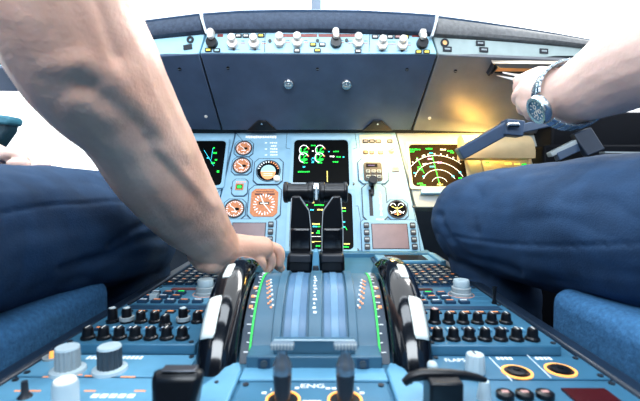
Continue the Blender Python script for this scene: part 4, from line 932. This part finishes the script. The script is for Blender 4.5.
chain(bm, smoothpts([(Vector((-.62, .18, .76)), .10), (Vector((-.70, .45, .80)), .095), (Vector((-.74, .74, .84)), .075), (Vector((-.74, .80, .6)), .066), (Vector((-.74, .86, .14)), .052)], 4))
chain(bm, [(Vector((-.44, .16, .76)), .10), (Vector((-.64, .16, .76)), .10)])
organic('trousers', bm, TRS, p1, .004, 8, dtr1)
# far hand at the left on the thigh
bm = Blob()
chain(bm, smoothpts(pp([(-60, 150, .70, 22), (-20, 154, .72, 17), (4, 160, .74, 12)]), 3))
chain(bm, pp([(4, 160, .74, 11), (16, 163, .75, 8)]))
for dy, L in ((0, 48), (2, 44), (5, 36), (8, 30)): fing(bm, [(12, 160 + dy * .5, .75 - dy * .006, 5), (26, 159 + dy * .6, .75 - dy * .006, 4.6), (L - 6, 162 + dy * .6, .75 - dy * .006, 4), (L, 166 + dy * .6, .75 - dy * .006, 3.4)])
fing(bm, [(2, 156, .72, 6), (14, 154, .71, 4.6), (24, 158, .71, 4)])
organic('resting_hand', bm, SKP, p1, .0026, 4)
# ---- right person
p2 = thing('person', 'person at right in navy trousers with watch arm reaching to the slot', 'person', WORLD, (.6, .3, .7))
bm = Blob()
W0 = P(574, 95, .60)
chain(bm, smoothpts(pp([(900, -60, .30, 78), (760, 20, .40, 62), (690, 42, .46, 55), (640, 60, .51, 46), (606, 79, .555, 37), (578, 92, .60, 30), (562, 97, .62, 27)]), 4))
chain(bm, pp([(564, 95, .62, 26), (545, 92, .65, 24), (536, 88, .67, 17)]))
chain(bm, pp([(552, 104, .635, 20), (538, 103, .65, 16), (530, 100, .665, 13)]))
# knuckles & curled fingers
fing(bm, [(540, 80, .66, 13), (526, 82, .68, 9.5), (521, 88, .70, 7.6), (527, 94, .71, 6.4)])
fing(bm, [(536, 92, .655, 13), (523, 93, .67, 9), (519.5, 99, .69, 7.2), (526, 104, .70, 6.2)])
fing(bm, [(538, 101, .65, 12), (526, 102, .665, 8.2), (523.5, 108, .68, 6.6), (530, 112, .69, 5.8)])
fing(bm, [(544, 109, .64, 11), (533, 110, .65, 7.6), (531, 115, .665, 6), (538, 118, .675, 5.4)])
fing(bm, [(552, 80, .65, 11), (538, 76, .68, 8), (527, 79, .72, 6.4), (518, 80, .75, 5)])
def dh(co, n): return .0006 * NZ.noise(co * 60)
organic('body', bm, SKP, p2, .0022, 5, dh)
bm = Blob()
chain(bm, smoothpts(pp([(900, 245, .30, 110), (740, 236, .42, 92), (640, 232, .52, 80), (570, 227, .63, 68), (510, 222, .72, 55), (480, 220, .765, 45), (474, 221, .78, 42)]), 4))
chain(bm, smoothpts([(P(478, 224, .78), .084), (P(490, 244, .79), .082), (Vector((.36, .77, .52)), .07), (Vector((.37, .80, .30)), .056), (Vector((.38, .84, .14)), .052)], 4))
chain(bm, smoothpts([(Vector((.66, .18, .76)), .10), (Vector((.74, .45, .79)), .095), (Vector((.76, .74, .78)), .08), (Vector((.76, .80, .55)), .066), (Vector((.76, .86, .14)), .052)], 4))
chain(bm, [(Vector((.46, .14, .76)), .10), (Vector((.66, .14, .76)), .10)])
organic('trousers', bm, TRS, p2, .004, 8, dtr2)
# shoes
for i, (x, s_, who) in enumerate(((-.39, 1, 'left pilot, nearer the pedestal'), (-.74, 1, 'left pilot, by the left wall'), (.38, 1, 'right pilot, nearer the pedestal'), (.76, 1, 'right pilot, by the right wall'))):
    t = thing('shoe', 'black leather shoe on the floor worn by the ' + who, 'shoe', WORLD, (x, .88, 0))
    bm = Blob(); chain(bm, [(Vector((x, .84, .06)), .045), (Vector((x, .92, .045)), .04), (Vector((x, 1.03, .036)), .032)]); chain(bm, [(Vector((x, .84, .06)), .045), (Vector((x, .84, .12)), .045)])
    organic('upper', bm, BLK, t, .008, 3); obj('sole', MB().prism(rrect(x - .045, x + .045, .79, 1.07, .04), 0.0, .018, DK), t)
# trouser seam piping is part of cloth; card held by the hand
t = thing('paper_card', 'thin white paper slip held between fingers at the slot', 'card', WORLD, P(508, 78, .78))
m = MB(); a, b, c, d = P(496.5, 75.2, .86), P(524, 79, .76), P(524, 83.5, .76), P(498, 76.2, .86)
off = Vector((0, .002, .0006)); m.hexa([a + off, b + off, c + off, d + off, a, b, c, d], PAP); obj('slip', m, t, flat=True)
m = MB(); a, b, c, d = P(503, 71.8, .84), P(524, 75, .76), P(524, 78, .76), P(503, 73.2, .84); m.hexa([a + off, b + off, c + off, d + off, a, b, c, d], PAP); obj('slip_fold', m, t, flat=True)
# ---- wristwatch
wc = P(574, 95, .60); ax = (P(548, 103, .645) - P(606, 79, .555)).normalized()
ax = (Matrix.Rotation(R(-20), 3, 'Z') @ ax).normalized(); tow = (CAM - wc).normalized(); n0 = (tow - ax * tow.dot(ax)).normalized(); side_ = ax.cross(n0).normalized()
dial_dir = (n0 * .80 + side_ * .0 + Vector((0, 0, .12)) - ax * 0).normalized(); dial_dir = (dial_dir - ax * dial_dir.dot(ax)).normalized(); s2 = ax.cross(dial_dir).normalized()
WC = wc + ax * .002 + Vector((-.006, 0, 0))
RW = .0475
wt = thing('wristwatch', 'silver wristwatch with blue dial on the right pilot\'s wrist', 'watch', WORLD, wc)
BLS = mat('watch steel', (.50, .60, .66), .22, .9)
BLW = mat('watch dial', (.10, .22, .32), .25, noise=.3, nscale=300)
m = MB(); n = 34
for i in range(n):
    a = 2 * math.pi * i / n
    if math.cos(a) > .90: continue
    rr_ = RW * (1.0 + .10 * (1 - math.cos(a)) * .5)
    c = WC + (dial_dir * math.cos(a) + s2 * math.sin(a)) * rr_; out = (c - WC).normalized(); tg = ax.cross(out).normalized()
    for wx, ww, ex in ((-.0088, .0032, 0), (0, .0050, .0008), (.0088, .0032, 0)):
        hw = tg * .0040; dd = out * .0018; aa = ax * ww; cc = c + ax * wx + out * ex
        m.hexa([cc - aa - hw - dd, cc + aa - hw - dd, cc + aa + hw - dd, cc - aa + hw - dd, cc - aa - hw + dd, cc + aa - hw + dd, cc + aa + hw + dd, cc - aa + hw + dd], BLS)
obj('bracelet', m, wt, bev=.0006)
WFr = Fr(WC + dial_dir * (RW - .003), ax, s2)
if (WFr.M.to_3x3() @ Vector((0, 0, 1))).dot(dial_dir) < 0: WFr = Fr(WC + dial_dir * (RW - .003), ax, -s2)
obj('case', MB().lathe(0, 0, [(.018, -.003), (.0215, 0), (.022, .005), (.0205, .008)], BLS, 40), wt, WFr)
bz = obj('bezel', MB().ring(0, 0, .008, .0105, .0158, .0206, BLS, 48), wt, WFr)
dl = obj('dial', MB().cyl(0, 0, .008, .0088, .0160, BLW, 40), wt, WFr)
m = MB()
for i in range(12):
    a = R(30 * i); m.bar((.0112 * math.cos(a), .0112 * math.sin(a)), (.0140 * math.cos(a), .0140 * math.sin(a)), .0012, .0088, .0092, WHT)
for a in (0, 120, 240): m.ring(.0062 * math.cos(R(a + 30)), .0062 * math.sin(R(a + 30)), .0088, .0091, .0026, .0036, WHT, 18)
obj('dial_marks', m, dl, WFr)
obj('watch_hand', MB().bar((0, -.002), (.003, .0105), .0009, .0092, .0096, WHT), dl, WFr); obj('watch_hand', MB().bar((0, 0), (-.0065, .003), .0011, .0092, .0096, WHT), dl, WFr)
obj('crown', MB().tube([(.0195, 0, .004), (.0235, 0, .004)], .0026, BLS, 12), wt, WFr)
# =================================================================== LIGHT
w = bpy.data.worlds.new('world'); bpy.context.scene.world = w; w.use_nodes = True
bgn = w.node_tree.nodes['Background']; bgn.inputs[0].default_value = (.93, .97, 1, 1); bgn.inputs[1].default_value = 2.0
def area(name, loc, tgt, size, e, col, sy=None):
    l = bpy.data.lights.new(name, 'AREA'); l.energy = e; l.color = col; l.size = size
    if sy: l.shape = 'RECTANGLE'; l.size_y = sy
    o = bpy.data.objects.new(name, l); C.objects.link(o); o.location = loc; o.rotation_euler = (Vector(tgt) - Vector(loc)).to_track_quat('-Z', 'Y').to_euler(); return o
area('rear_fill', (0, -.35, 1.66), (0, .9, .75), 1.2, 20, (.87, .94, 1), .5)  # added fill from behind the camera, no lamp of the cockpit
area('overhead_fill', (0, .35, 1.70), (0, .75, .7), .8, 8, (.84, .92, 1), .5)  # added overhead fill to offset the dark ceiling, not a fitting
area('windshield_light', (.45, 1.42, 1.62), (-.1, .4, .75), .9, 16, (1, .98, .95), .5)
area('flood_right', P(470, 128, 1.10) + Vector((0, -.01, -.008)), P(455, 165, 1.13), .30, 1.5, (1, .62, .16), .02)
area('flood_switches', P(385, 131.5, 1.12), P(384, 160, 1.13), .07, .45, (1, .70, .28), .02)
GR = {'gauge': 'round lit gauges', 'display_screen': 'flight display screens', 'glareshield': 'padded glareshield sections', 'glareshield_underside_panel': 'panels under the glareshield', 'side_control_strip': 'side strips beside the knobs', 'bracket': 'black brackets under the glareshield', 'communication_display': 'blank brown displays', 'keyboard_unit': 'pedestal keyboards', 'radio_panel': 'pedestal radio panels', 'audio_panel': 'pedestal audio panels', 'lighting_panel': 'pedestal lighting panels', 'engine_master_lever': 'engine master levers', 'quadrant_side_cover': 'quadrant side covers', 'trim_wheel': 'trim wheels', 'thrust_lever': 'thrust levers', 'pilot_seat': 'pilot seats', 'shoe': 'black shoes', 'sky_gap_strip': 'joint strips', 'person': 'people'}
for o in C.objects:
    if o.parent is None and 'label' in o and 'kind' not in o:
        b_ = o.name.split('.')[0]
        if b_ in GR: o['group'] = GR[b_]
sc = bpy.context.scene
sc.view_settings.view_transform = 'Standard'; sc.view_settings.look = 'None'; sc.view_settings.exposure = 0.0; sc.view_settings.gamma = 1.0
try: sc.view_settings.look = 'Medium High Contrast'
except Exception:
    try: sc.view_settings.look = 'Standard - Medium High Contrast'
    except Exception: pass
sc.view_settings.exposure = 0.12
